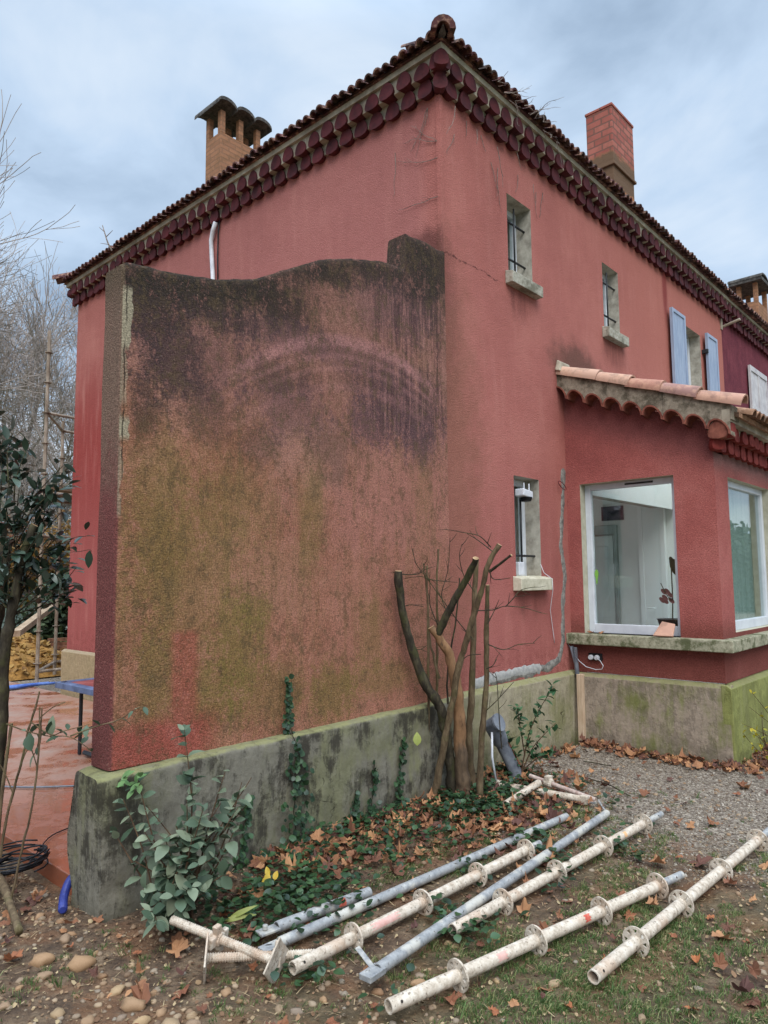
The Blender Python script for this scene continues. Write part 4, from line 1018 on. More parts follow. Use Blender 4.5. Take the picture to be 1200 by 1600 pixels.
def rosette(b, c, t, ro=.061):
    c, t = Vector(c), Vector(t).normalized(); u = t.orthogonal().normalized(); v = t.cross(u); n = 32; h = t*.0045
    def ring(r, s): return b.a(*[c+h*s+(u*math.cos(2*math.pi*k/n)+v*math.sin(2*math.pi*k/n))*r for k in range(n)])
    for r0, r1 in ((.024, .033), (.051, ro)):
        A, B_, C_, D_ = ring(r0, -1), ring(r1, -1), ring(r0, 1), ring(r1, 1)
        for k in range(n):
            l = (k+1) % n
            b.face((A+k, B_+k, B_+l, A+l)); b.face((C_+l, D_+l, D_+k, C_+k)); b.face((B_+k, D_+k, D_+l, B_+l)); b.face((A+l, C_+l, C_+k, A+k))
    for k in range(8):
        a = 2*math.pi*(k+.5)/8; wd = .011 if k % 2 else .008; d = u*math.cos(a)+v*math.sin(a); w_ = t.cross(d)
        b.obox(c+d*.042, d*.0105, w_*wd, h*.98)
def standard(p0, p1, ros, lab, spigot=True, marks=(), grp='scaffold standards with round rosettes lying on the grass'):
    z = .05; A = on(*p0, 2, z-.012); E = on(*p1, 2, z+.005); t = (E-A).normalized(); L = (E-A).length
    root = empty('scaffold_standard', A, lab, 'scaffold tube', grp)
    frac = lambda px, py: max(0, min(L, (on(px, py, 2, z)-A).dot(t)))
    ds = [frac(*p) for p in ros]; r = .0265
    end = ds[-1]+.045 if spigot else L
    b = MB(); hollow(b, A, A+t*end, r); b.build('tube', CRUST, root, auto=40)
    b = MB(); s_ = t.cross(Vector((0, 0, 1))).normalized(); b.tube([A+t*.05-s_*0+Vector((0, 0, .0262))-s_*.0, A+t*.05+Vector((0, 0, .0272))], .006, 10)
    u = (UP*.5-fw*.85); u = (u-t*u.dot(t)).normalized(); b = MB(); b.tube([A+t*.045+u*.024, A+t*.045+u*.0272], .0058, 12); b.build('pin_hole_disc', HOLE_SHADE, root)  # dark disc on the tube, coloured as the shade inside a hole
    if spigot:
        b = MB(); hollow(b, A+t*(end-.02), A+t*L, .0195); b.build('spigot', GALV, root, auto=40)
        b = MB(); b.tube([A+t*(L-.07)+u*.017, A+t*(L-.07)+u*.0203], .005, 10); b.build('pin_hole_disc', HOLE_SHADE, root)
    for d in ds: b = MB(); rosette(b, A+t*d, t+Vector((R.uniform(-.05, .05),)*3)); b.build('rosette', CRUST, root)
    for (px, py, mt, ln) in marks:
        d = frac(px, py); b = MB(); n = 20; uu = t.orthogonal().normalized(); vv = t.cross(uu)
        a0 = math.atan2(u.dot(vv), u.dot(uu)); N = 7
        for i in range(N):
            for j in range(6):
                q = [A+t*(d+(-.5+(j+dj)/6)*ln*(1+.3*math.sin((i+di)*2.1)))+(uu*math.cos(a0+(i+di-N/2)*.17)+vv*math.sin(a0+(i+di-N/2)*.17))*(r+.0006) for di, dj in ((0, 0), (1, 0), (1, 1), (0, 1))]
                b.poly(*q)
        b.build('paint_mark', mt, root, smooth=True)
    return root
standard((457, 1513), (843, 1318), [(553, 1462), (657, 1407), (742, 1365), (813, 1327)], 'plaster crusted scaffold standard with four rosettes, second tube out from the garden wall', marks=[(600, 1440, PINKM, .16)])
standard((707, 1453), (1033, 1272), [(787, 1407), (870, 1361), (943, 1322), (1005, 1288)], 'scaffold standard with an ochre mark lying between the grey brace and the front standard', marks=[(973, 1306, ORM, .03)])
standard((607, 1573), (1065, 1367), [(719, 1523), (837, 1467), (935, 1421), (1019, 1382)], 'scaffold standard nearest the camera with pink and bright red paint marks', marks=[(780, 1493, PINKM, .05), (917, 1437, REDM, .035)])
standard((927, 1527), (1205, 1295), [(993, 1468), (1063, 1410), (1123, 1359), (1180, 1313)], 'scaffold standard furthest right, running out of the picture over the gravel')
def flat_end(b, c, t, s=1, r=.024):
    c, t = Vector(c), Vector(t).normalized(); side = t.cross(Vector((0, 0, 1))).normalized(); up_ = side.cross(t)
    b.obox(c+t*.045*s, t*.05, side*.03, up_*.006)
# short tube with red band and open flattened ends
A, E = on(432, 1449, 2, .03), on(577, 1394, 2, .03); t = (E-A).normalized()
r_ = empty('short_tube', A, 'short scaffold tube with a red painted band, closest to the garden wall', 'scaffold tube')
b = MB(); hollow(b, A, E, .0255); b.build('tube', GALV, r_, auto=40)
b = MB(); uu = t.orthogonal().normalized(); vv = t.cross(uu); u_ = (UP*.5-fw*.85); u_ = (u_-t*u_.dot(t)).normalized(); a0 = math.atan2(u_.dot(vv), u_.dot(uu)); d = .62*(E-A).length
for i in range(9):
    for j in range(4): b.poly(*[A+t*(d+(j+dj)*.011+.004*math.sin((i+di)*2.3))+(uu*math.cos(a0+(i+di-4)*.16)+vv*math.sin(a0+(i+di-4)*.16))*.0262 for di, dj in ((0, 0), (1, 0), (1, 1), (0, 1))])
b.build('paint_mark', REDM, r_, smooth=True)
b = MB(); flat_end(b, A, t, -1); b.tube([A-t*.06+Vector((0, 0, .008)), A-t*.06+Vector((0, 0, .03))], .012, 10); b.build('end_lug', GALV, r_, bevel=.003)
A, E = on(437, 1473, 2, .026), on(885, 1276, 2, .03)
r_ = empty('long_tube', A, 'long bare galvanised scaffold tube half sunk in ivy beside the short red banded one', 'scaffold tube')
b = MB(); hollow(b, A, E, .024); b.build('tube', GALV, r_, auto=40)
b = MB(); flat_end(b, A, (E-A), -1); b.build('end_lug', GALV, r_, bevel=.003)
# brace with hooked ends
A, E = on(585, 1519, 2, .045), on(948, 1271, 2, .045); t = (E-A).normalized(); sd_ = t.cross(Vector((0, 0, 1)))
r_ = empty('diagonal_brace', A, 'blue grey scaffold brace with bent flat hooks at both ends', 'scaffold brace')
b = MB(); hollow(b, A+t*.02, E, .0245); b.build('tube', GALV, r_, auto=40)
h1 = on(558, 1484, 2, .06)
b = MB(); b.obox((A+h1)/2+Vector((0, 0, .01)), (h1-A)*.5, t*.014, (0, 0, .003)); b.obox(A-t*.01, t*.05, sd_*.03, (0, 0, .012)); b.build('hook', GALV, r_, bevel=.003)
h2 = on(936, 1252, 2, .05); b = MB(); b.obox((E+h2)/2, (h2-E)*.6, t*.012, (0, 0, .004)); b.build('hook', GALV, r_, bevel=.003)
# ledgers in the pile near the house
def ledger(p0, p1, z0, z1, r, lab, mat=CRUST, wedge=True, name='scaffold_ledger', collar=None):
    A, E = on(*p0, 2, z0), on(*p1, 2, z1); t = (E-A).normalized(); root = empty(name, A, lab, 'scaffold tube')
    b = MB(); hollow(b, A, E, r); b.build('tube', mat, root, auto=40)
    if wedge:
        for c, s_ in ((A, -1), (E, 1)):
            b = MB(); b.obox(c+t*.02*s_, t*.028, t.cross(Vector((0, 0, 1)))*.02, (0, 0, .03)); b.build('wedge_head', mat, root, bevel=.006)
            b = MB(); b.obox(c+t*.03*s_+Vector((-.02, -.05, -.005)), (.012, .045, -.012), (.006, 0, 0), (0, 0, .008)); b.build('wedge', GALV, root, bevel=.002)
    if collar:
        q = A+t*(E-A).length*collar; b = MB(); b.tube([q-t*.035, q-t*.02, q+t*.02, q+t*.035], [.028, .036, .036, .028], 14); b.obox(q+Vector((0, 0, .03)), (.03, 0, 0), (0, .02, 0), (0, 0, .02)); b.build('coupler', CRUST, root, bevel=.004)
    return root
ledger((782, 1226), (909, 1249), .035, .035, .025, 'cream scaffold ledger with hanging wedges at both ends, in the pile near the drain pipe')
ledger((790, 1257), (842, 1223), .035, .09, .025, 'short plaster crusted tube lying across the ledger in the pile near the drain pipe', wedge=False)
ledger((828, 1212), (931, 1250), .09, .03, .016, 'thin pinkish brace with a clamp at the back of the small pile of tubes', mat=simple('rusty_pink_tube', (150, 122, 112), (196, 180, 168), 20), wedge=False, name='scaffold_brace', collar=.3)
# screw jacks
def jack(A, E, nutf, plate_at_end, lab, plate_n=None):
    A, E = Vector(A), Vector(E); t = (E-A).normalized(); L = (E-A).length; root = empty('screw_jack', A, lab, 'screw jack', 'scaffold screw jacks')
    b = MB(); n = int(L/.0105); pts = []; rs = []
    for k in range(n*2+1): pts.append(A+t*L*k/(n*2)); rs.append(.0195 if k % 2 else .0155)
    b.tube(pts, rs, 14); b.build('threaded_rod', CRUST, root)
    c = A+t*L*nutf; u = Vector((0, 0, 1)); u = (u-t*u.dot(t)).normalized(); v = t.cross(u)
    b = MB(); b.tube([c-t*.02, c+t*.02], .03, 8); b.obox(c, t*.012, (u*.9+v*.3)*.07, v*.02); b.obox(c, t*.012, v*.062, u*.022); b.obox(c, t*.01, (u+v)*.028, (u-v)*.028); b.build('wing_nut', CRUST, root, bevel=.005)
    pc = E if plate_at_end else A; pn = Vector(plate_n or t).normalized(); pu = pn.orthogonal().normalized(); pv = pn.cross(pu)
    b = MB(); b.obox(pc, pu*.07, pv*.07, pn*.004); b.build('base_plate', CRUST, root, bevel=.003)
jack(on(268, 1437, 2, .13), on(432, 1503, 2, .055), .46, True, 'screw jack pointing up towards the grey leaved shrub, resting on the other one')
jack(on(322, 1497, 2, .06), on(500, 1490, 2, .035), .62, False, 'screw jack lying flat under the other, its square base plate facing left')

# ------------------------------------------------------------------ leaves and plants
def leafmat(name, c1, c2, c3, tr=.25, rough=.55, spec=.4):
    def fn(g):
        n = g.noise(9, 3, .6)
        col = g.ramp(g.rnd(), [(0, C3(*c1)), (.5, C3(*c2)), (1, C3(*c3))]); col = g.mix(g.ss(n, .4, .65, 0, .3), col, C3(*c1))
        g.out(col, rough, None, spec=spec, trans=tr)
    return material(name, fn)
def leaf(b, p, d, nrm, L, W, fold=.25, curl=.2, tip=.5):
    p, d = Vector(p), Vector(d).normalized(); nrm = Vector(nrm); s = d.cross(nrm)
    if s.length < 1e-4: s = d.orthogonal()
    s.normalize(); n = s.cross(d)
    prof = [(0, .06), (.2, .72), (.45, 1.), (.72, .76), (.9, .34), (1, .0)]
    M_, Lf, Rt = [], [], []
    for t_, w in prof:
        c = p+d*L*t_-n*curl*L*t_*t_; M_.append(c); e = n*fold*W*w*.5
        Lf.append(c-s*W*.5*w+e); Rt.append(c+s*W*.5*w+e)
    i = b.a(*M_); j = b.a(*Lf); k = b.a(*Rt)
    for q in range(5): b.face((i+q, i+q+1, j+q+1, j+q)); b.face((i+q+1, i+q, k+q, k+q+1))
def rv(s=1): return Vector((R.gauss(0, 1), R.gauss(0, 1), R.gauss(0, 1))).normalized()*s
def bez(pts, n=8):
    """smooth curve through points"""
    P = [Vector(p) for p in pts]; out = []
    for i in range(len(P)-1):
        p0 = P[max(i-1, 0)]; p1 = P[i]; p2 = P[i+1]; p3 = P[min(i+2, len(P)-1)]
        for k in range(n):
            t = k/n; out.append(.5*((2*p1)+(p2-p0)*t+(2*p0-5*p1+4*p2-p3)*t*t+(3*p1-p0-3*p2+p3)*t*t*t))
    out.append(P[-1]); return out
def bark(name, c1, c2, c3, sc=24, bd=.006, moss=0):
    def fn(g):
        n = g.noise(sc, 5, .7, k=(1, 1, .35)); b = g.noise(7, 4, .6)
        col = g.ramp(n, [(.3, C3(*c1)), (.5, C3(*c2)), (.72, C3(*c3))])
        col = g.mix(g.ss(b, .5, .62, 0, moss), col, C3(78, 80, 44))
        g.out(col, .9, n, bd, 1., spec=.2)
    return material(name, fn)
BARK_D = bark('dark_mossy_bark', (30, 27, 22), (58, 52, 42), (92, 86, 66), moss=.4)
BARK_M = bark('grey_brown_bark', (62, 50, 38), (98, 82, 62), (128, 112, 86), moss=.35)
def m_peel(g):
    X, Y, Z = g.xyz(); n = g.noise(20, 5, .7, k=(1, 1, .3)); s = g.noise(5, 4, .6, k=(1.5, 1.5, .6))
    bare = g.ramp(n, [(.3, C3(112, 82, 58)), (.6, C3(156, 118, 84)), (.8, C3(184, 150, 114))])
    brk = g.ramp(n, [(.3, C3(52, 42, 34)), (.7, C3(112, 92, 72))])
    f = g.m('MULTIPLY', g.ss(g.m('ADD', Z, g.m('MULTIPLY', s, .5)), .55, .7), g.ss(g.m('ADD', Z, g.m('MULTIPLY', s, .3)), 1.5, 1.35))
    f = g.m('MULTIPLY', f, g.ss(g.m('ADD', n, g.m('MULTIPLY', s, .6)), .6, .7, .25, 1))
    g.out(g.mix(g.m('MULTIPLY', f, .85), brk, bare), .85, n, .005, 1., spec=.25)
PEEL = material('peeled_bark', m_peel)
CUT = simple('sawn_wood', (140, 112, 82), (186, 156, 118), 40, .9)
sh = empty('pruned_shrub', (-.25, -.32, 0), 'hard pruned leafless shrub with thick sawn stems, one stripped of bark', 'shrub')
def stem(par, pts, d0, d1, r0, r1, mat, name='stem', cut=True, n=10, wob=.0):
    """pts: photo measurements base->tip, d0/d1 distance at base and tip"""
    P = [at(x, y, d0+(d1-d0)*k/(len(pts)-1)) for k, (x, y) in enumerate(pts)]
    Q = bez(P, 6); Q = [q+Vector((nz(q.x, q.y, q.z, 14), nz(q.y, q.z, q.x, 14), 0))*wob for q in Q]
    m_ = len(Q)-1; rs = [(r0+(r1-r0)*k/m_)*(1+.2*nz(k*.7, r0*99, 0)+.16*nz(k*1.9, 3, r0*50)) for k in range(m_+1)]
    b = MB(); b.tube(Q, rs, n, cap=False); b.mi = 1
    e = b.a(*[b.v[len(b.v)-n+k] for k in range(n)]); b.face([e+k for k in range(n)])
    o = b.build(name, [mat, CUT if cut else mat], par, auto=45); return Q
ST = {}
ST[1] = stem(sh, [(712, 1262), (707, 1233), (703, 1187), (695, 1137), (687, 1103), (663, 1067), (643, 1010), (627, 947), (622, 892)], 5.3, 5.15, .044, .029, BARK_D, wob=.01)
ST[2] = stem(sh, [(728, 1262), (724, 1230), (720, 1180), (717, 1120), (713, 1070), (703, 1027), (688, 1000), (675, 980)], 5.25, 5.2, .06, .027, PEEL, wob=.012)
ST[3] = stem(sh, [(684, 990), (700, 957), (720, 920), (735, 893), (743, 872)], 5.2, 5.0, .028, .022, BARK_D, wob=.008)
ST[4] = stem(sh, [(676, 1262), (693, 1167), (707, 1097), (717, 1040), (727, 1007), (740, 960), (753, 920), (763, 883), (780, 851)], 5.2, 4.9, .026, .017, BARK_M, wob=.008)
ST[5] = stem(sh, [(740, 1262), (733, 1153), (737, 1087), (740, 987), (742, 920), (745, 872)], 5.45, 5.5, .03, .018, BARK_M, wob=.006)
ST[6] = stem(sh, [(748, 1268), (753, 1153), (760, 1070), (760, 987), (762, 914)], 5.2, 5.2, .024, .016, BARK_M, wob=.004)
stem(sh, [(675, 1267), (670, 1153), (669, 1020), (667, 884)], 5.3, 5.3, .014, .008, BARK_M, wob=.01)
stem(sh, [(679, 1255), (683, 1120), (683, 1000), (684, 858)], 5.4, 5.5, .013, .008, BARK_M, wob=.01)
stem(sh, [(700, 1100), (700, 1050), (712, 965), (718, 903)], 5.35, 5.4, .008, .005, BARK_D, wob=.01)
stem(sh, [(686, 1060), (672, 1000), (668, 940), (662, 880)], 5.3, 5.3, .01, .005, BARK_M, wob=.01)
stem(sh, [(765, 893), (780, 882), (799, 867)], 4.95, 4.8, .011, .009, BARK_D, n=8)
TW = [([(627, 897), (640, 898), (655, 896), (664, 889), (661, 880)], 5.2), ([(592, 888), (608, 893), (617, 895)], 5.2), ([(767, 855), (750, 838), (730, 833), (697, 827)], 4.9), ([(770, 862), (748, 845), (730, 834)], 4.95),
      ([(745, 954), (770, 953), (790, 947), (820, 950), (846, 958)], 5.0), ([(790, 948), (802, 935), (814, 922), (836, 917)], 5.0), ([(763, 1007), (787, 1015), (810, 1007), (836, 1005)], 5.1), ([(762, 975), (772, 955), (780, 937)], 5.1),
      ([(740, 1000), (715, 970), (690, 935), (668, 905), (650, 880), (645, 857)], 5.2), ([(688, 985), (672, 945), (670, 905), (640, 902)], 5.2), ([(742, 925), (725, 900), (718, 870), (722, 850)], 5.2), ([(760, 1045), (770, 1040), (776, 1030)], 5.1),
      ([(717, 1040), (730, 1025), (752, 1022)], 5.3), ([(668, 905), (690, 908), (715, 910)], 5.3), ([(643, 1010), (655, 1015), (668, 1008)], 5.2), ([(760, 1110), (776, 1095), (803, 1065)], 5.15), ([(765, 893), (772, 905), (798, 903)], 4.9), ([(627, 950), (640, 945), (662, 948)], 5.2), ([(700, 960), (690, 930), (700, 890), (703, 840)], 5.3), ([(784, 1170), (780, 1120), (776, 1060), (770, 1050)], 4.9)]
for pts, d in TW:
    b = MB(); Q = bez([at(x, y, d+R.uniform(-.05, .05)) for x, y in pts], 5); b.tube(Q, [.0045*(1-.6*k/len(Q)) for k in range(len(Q))], 5)
    for k in range(2, len(Q)-1, 4):
        v = (Q[k+1]-Q[k]).normalized(); e = (v+rv(.8)).normalized(); b.tube([Q[k], Q[k]+e*.05, Q[k]+e*.09+rv(.01)], [.0025, .002, .001], 4)
    b.build('twig', BARK_D, sh)
b = MB()                                           # young leaf left on the shrub
leaf(b, at(652, 1165, 5.0), (0, 0, 1), (-1, -1, .2), .09, .06); b.build('leaf', leafmat('yellow_green_leaf', (132, 142, 70), (144, 152, 78), (152, 160, 88), .1), sh)

# grey leaved shrub in front of the plinth
GREYL = leafmat('grey_green_leaf', (56, 74, 54), (88, 106, 84), (132, 140, 114), .15, .6)
LITE = leafmat('fresh_green_leaf', (84, 116, 68), (98, 130, 78), (116, 146, 92), .15)
STEMB = bark('thin_brown_stem', (52, 36, 28), (84, 64, 48), (110, 88, 66), 40, .001)
bs = Vector((-2.70, -.42, -.01))
gs = empty('grey_leaved_shrub', bs, 'bushy shrub with rounded grey green leaves growing against the near end of the mossy plinth', 'shrub')
bS, bL = MB(), MB()
tips = [((393, 1215), 3.6), ((352, 1205), 3.5), ((178, 1300), 3.4), ((388, 1255), 3.55), ((365, 1300), 3.45), ((215, 1215), 3.5), ((193, 1250), 3.45), ((232, 1262), 3.4), ((245, 1330), 3.3), ((288, 1140), 3.45), ((300, 1215), 3.4), ((292, 1245), 3.35), ((318, 1262), 3.35), ((345, 1255), 3.45), ((378, 1222), 3.55), ((372, 1262), 3.5), ((262, 1372), 3.25), ((285, 1345), 3.25), ((335, 1340), 3.35), ((300, 1385), 3.2),
        ((235, 1425), 3.15), ((245, 1440), 3.1), ((270, 1400), 3.15), ((222, 1390), 3.25), ((320, 1395), 3.25), ((352, 1365), 3.35), ((210, 1345), 3.35), ((300, 1310), 3.3), ((275, 1290), 3.35), ((335, 1300), 3.4), ((258, 1310), 3.3), ((310, 1350), 3.25), ((226, 1300), 3.35), ((250, 1395), 3.2), ((285, 1425), 3.15)]
for i, ((px, py), d) in enumerate(tips):
    T = at(px, py, d); b0 = bs+Vector((R.uniform(-.06, .1), R.uniform(-.05, .05), 0)); mid1 = b0.lerp(T, .45)+Vector((R.uniform(-.05, .05), R.uniform(-.05, .05), .06))
    Q = bez([b0, mid1, T], 8); bS.tube(Q, [.006*(1-.75*k/len(Q)) for k in range(len(Q))], 5)
    m0 = int(len(Q)*.45)
    for k in range(m0, len(Q)):
        ax = (Q[min(k+1, len(Q)-1)]-Q[k-1]).normalized(); s = ax.orthogonal().normalized(); s.rotate(Matrix.Rotation(k*1.9+i, 3, ax))
        for sg in (1, -1):
            if R.random() < .42: continue
            dr = (s*sg+ax*.45+rv(.4)).normalized(); Lf = R.uniform(.045, .092)*(.75 if k == len(Q)-1 else 1)
            if i in (0,) and k > len(Q)-4: continue
            leaf(bL, Q[k], dr, (Vector((0, 0, 1))+rv(.5)-fw*.3), Lf, Lf*R.uniform(.55, .7), R.uniform(-.2, .5), R.uniform(-.1, .6))
bS.build('stem', STEMB, gs); o = bL.build('foliage', GREYL, gs, smooth=True)
b = MB()
for k in range(16):
    p = at(205+R.uniform(-14, 18), 1222+R.uniform(-8, 12), 3.47+R.uniform(-.03, .03)); leaf(b, p, rv()+Vector((0, 0, .4)), Vector((0, 0, 1))-fw*.4, .055, .03)
b.build('fresh_shoots', LITE, gs, smooth=True)

# evergreen at the left edge
LAUR = leafmat('dark_glossy_leaf', (30, 46, 34), (46, 66, 50), (92, 108, 96), .12, .35, .55)
ev = empty('evergreen_tree', at(-18, 1400, 3.9), 'dark glossy leaved evergreen with a sawn slanting trunk at the left edge', 'tree')
stem(ev, [(-18, 1420), (-8, 1250), (2, 1120), (8, 1010), (17, 965), (28, 905), (40, 858), (54, 820)], 3.9, 3.95, .036, .02, BARK_D, 'trunk', wob=.01)
stem(ev, [(-30, 1300), (-25, 1100), (-5, 960), (4, 900), (12, 840)], 4.2, 4.3, .05, .03, BARK_D, 'trunk', cut=False, wob=.01)
stem(ev, [(-12, 1390), (3, 1240), (18, 1130)], 3.7, 3.8, .012, .008, BARK_M, 'branch')
bS, bL = MB(), MB()
clus = [(5, 685, 4.2), (22, 672, 4.2), (42, 700, 4.1), (20, 730, 4.1), (3, 760, 4.2), (30, 765, 4.0), (62, 742, 4.1), (72, 765, 4.1), (98, 728, 4.1), (108, 748, 4.0), (88, 770, 4.1), (70, 790, 4.0), (50, 790, 4.2), (96, 800, 4.1), (104, 826, 4.1), (84, 838, 4.0), (64, 830, 3.9), (30, 812, 4.0), (8, 812, 4.0), (15, 850, 3.9), (42, 868, 4.0), (75, 868, 4.0), (100, 872, 4.0), (112, 842, 4.1), (90, 900, 3.9), (14, 895, 3.9),
        (32, 905, 4.1), (112, 905, 4.1), (108, 934, 4.1), (10, 925, 4.0), (118, 888, 4.0), (0, 700, 4.1), (0, 790, 4.0), (0, 860, 4.0), (-30, 730, 4.1), (-30, 830, 4.0), (-40, 900, 4.0), (-20, 650, 4.3), (-60, 700, 4.2)]
for i, (px, py, d) in enumerate(clus):
    c = at(px, py, d); root_ = at(min(px-8, 22), py+90, 4.0) if py < 900 else at(20, 960, 3.95)
    Q = bez([root_, root_.lerp(c, .5)+rv(.03), c], 5); bS.tube(Q, [.005*(1-.7*k/len(Q)) for k in range(len(Q))], 5)
    for k in range(16):
        t_ = R.uniform(.5, 1.0); q = root_.lerp(c, t_)+rv(.035); out_ = (c-root_).normalized()
        Lf = R.uniform(.06, .1); leaf(bL, q, (out_*.5+rv(1.)+Vector((.2, -.1, 0))), Vector((0, 0, 1))+rv(.5), Lf, Lf*R.uniform(.38, .5), R.uniform(0, .4), R.uniform(-.1, .4))
# sprays reaching over the house wall
for (px, py, dx, dy, d) in ((135, 838, 14, -2, 4.0), (112, 840, -10, 4, 4.0), (134, 828, 4, -14, 4.0), (119, 872, 16, 3, 4.0), (118, 893, 14, 0, 4.0), (122, 935, 16, 8, 4.0), (120, 936, 18, 0, 4.0)):
    p, q = at(px, py, d), at(px+dx, py+dy, d-.05); leaf(bL, p, q-p, (0, 0, 1), .085, .03, .3, .1)
Q = bez([at(108, 860, 4.0), at(122, 862, 4.0), at(141, 859, 3.95), at(141, 866, 3.95)], 5); bS.tube(Q, .0018, 4)
leaf(bL, at(140, 860, 3.95), at(137, 900, 3.95)-at(140, 860, 3.95), -fw+rt*.1, .1, .045, .1, .05)
Q = bez([at(60, 868, 4), at(110, 842, 4), at(134, 838, 4)], 5); bS.tube(Q, .002, 4)
bS.build('branch', BARK_D, ev); bL.build('crown', LAUR, ev, smooth=True)
# low spray in front of the terrace
b, bL = MB(), MB()
for pts, d in (([(10, 1131), (40, 1142), (75, 1150), (110, 1152), (142, 1172)], 3.6), ([(110, 1150), (150, 1135), (185, 1125), (212, 1108), (226, 1104)], 3.4), ([(62, 1105), (60, 1160), (48, 1190)], 3.6), ([(48, 1128), (80, 1148), (100, 1142), (140, 1132)], 3.6)):
    Q = bez([at(x, y, d) for x, y in pts], 6); b.tube(Q, [.004*(1-.6*k/len(Q)) for k in range(len(Q))], 5)
    for k in range(3, len(Q), 2):
        if R.random() < (.1 if d > 3.5 else .45): continue
        Lf = R.uniform(.04, .075); leaf(bL, Q[k], rv()+Vector((0, 0, -.1)), Vector((0, 0, 1))+rv(.5), Lf, Lf*.5)
leaf(bL, at(45, 1148, 3.55), at(46, 1172, 3.5)-at(45, 1148, 3.55), -fw, .085, .065); leaf(bL, at(80, 1150, 3.6), at(80, 1118, 3.6)-at(80, 1150, 3.6), -fw, .1, .045)
b.build('branch', BARK_M, ev); bL.build('foliage', GREYL, ev, smooth=True)
# thin bare saplings in front of it
for nm, pts, d, r, lab in (('sapling', [(0, 1340), (14, 1262), (30, 1205), (45, 1140), (62, 1080)], 3.7, .008, 'thin bare leaning sapling, the left one of two in front of the terrace'), ('sapling', [(10, 1440), (32, 1340), (48, 1270), (58, 1200), (66, 1105)], 3.55, .0065, 'thin bare upright sapling, the right one of two in front of the terrace')):
    r_ = empty(nm, at(*pts[0], d), lab, 'sapling')
    stem(r_, pts, d, d, r, r*.6, BARK_M, 'stem', n=7, wob=.006)
    Qs = [at(x, y, d) for x, y in pts]; b = MB()
    for a, c in (((58, 1200) if 'right' in lab else (30, 1205), (46, 1165)), ((62, 1122) if 'right' in lab else (20, 1240), (102, 1097) if 'right' in lab else (0, 1195))):
        b.tube(bez([at(*a, d), at((a[0]+c[0])/2, (a[1]+c[1])/2-4, d), at(*c, d)], 4), [.003]*9, 5)
    b.build('twig', BARK_M, r_)

# ivy climbing the plinth, sapling by the plinth, small bushes
IVY = leafmat('ivy_leaf', (24, 44, 26), (40, 66, 38), (62, 90, 52), .12, .45, .5)
def ivy(px0, px1, pt, pb, wbase, dens, lab, yb=-.125, seed=0):
    bt, tp = on(px0, pb, 1, yb-.01), on(px1, pt, 1, yb); root = empty('climbing_ivy', (bt.x, bt.y, 0), lab, 'ivy')
    bS, bL = MB(), MB(); n = 14; Q = [bt.lerp(tp, k/n)+Vector((.02*nz(k*.5, seed, 0), -.004, 0)) for k in range(n+1)]; Q[0].z = -.02
    def fy(p): return -.128-.012*max(0, nz(p.x, p.z, -.1, 2.2)) if p.z < .66 else -.05
    for q in Q: q.y = fy(q)
    bS.tube(Q, .003, 4)
    for k in range(int(dens)):
        t_ = R.random()**1.25; c = bt.lerp(tp, t_); wv = wbase*(1-t_)**1.3+.02; c += Vector((R.gauss(0, wv*.5), 0, R.uniform(-.02, .02))); c.z = max(c.z, .01); c.y = fy(c)-R.uniform(.002, .012+.05*(1-t_)**2)
        Lf = R.uniform(.02, .042); leaf(bL, c, Vector((R.uniform(-1, 1), -.4, R.uniform(-1, .3))), Vector((0, -1, .3))+rv(.3), Lf, Lf*.95, .1, .2)
    bS.build('stem', BARK_D, root); bL.build('foliage', IVY, root, smooth=True)
ivy(462, 461, 1062, 1325, .13, 260, 'tallest ivy strand, climbing past the top of the mossy plinth onto the render')
ivy(618, 627, 1155, 1290, .06, 110, 'ivy strand on the plinth just left of the pruned shrub', seed=2)
ivy(580, 584, 1188, 1290, .05, 60, 'short ivy strand in the middle of the plinth, right of the tallest one', seed=3)
ivy(372, 385, 1245, 1400, .07, 110, 'ivy strand on the plinth between the grey leaved shrub and the tallest strand', seed=4)
ivy(548, 556, 1232, 1300, .07, 70, 'low ivy tuft at the foot of the plinth midway along', seed=5)
sp = empty('young_shrub', (.62, -.3, 0), 'young green leafed shrub growing at the foot of the house beside the grey drain pipe', 'shrub')
bS, bL = MB(), MB()
for pts in ([(815, 1205), (826, 1150), (842, 1110), (866, 1072)], [(818, 1200), (835, 1165), (868, 1130)], [(812, 1205), (805, 1180), (790, 1150)], [(815, 1205), (840, 1185), (862, 1178)], [(820, 1180), (812, 1130), (808, 1105)]):
    Q = bez([at(x, y, 5.65) for x, y in pts], 6); bS.tube(Q, [.006*(1-.7*k/len(Q)) for k in range(len(Q))], 5)
    for k in range(4, len(Q)):
        for _ in range(3): Lf = R.uniform(.04, .08); leaf(bL, Q[k]+rv(.02), rv()+Vector((0, 0, .2)), Vector((0, 0, 1))+rv(.5), Lf, Lf*.5)
bS.build('stem', STEMB, sp); bL.build('foliage', leafmat('mid_green_leaf', (36, 66, 42), (56, 92, 58), (84, 118, 78), .2), sp, smooth=True)
yb_ = empty('yellow_leaved_bush', (2.25, -1.9, 0), 'sparse twiggy bush with a few yellow leaves beside the mossy corner of the extension', 'shrub')
bS, bL = MB(), MB()
for k in range(16):
    p0 = Vector((2.35+R.uniform(-.15, .25), -1.85+R.uniform(-.1, .1), 0)); T = at(R.uniform(1148, 1225), R.uniform(1075, 1165), 6.0+R.uniform(-.15, .2)); Q = bez([p0, p0.lerp(T, .5)+rv(.06), T], 5)
    bS.tube(Q, [.004*(1-.7*i/len(Q)) for i in range(len(Q))], 4)
    for i in range(4, len(Q)):
        if R.random() < .6: Lf = R.uniform(.025, .05); leaf(bL, Q[i], rv(), Vector((0, 0, 1))+rv(.6), Lf, Lf*.6)
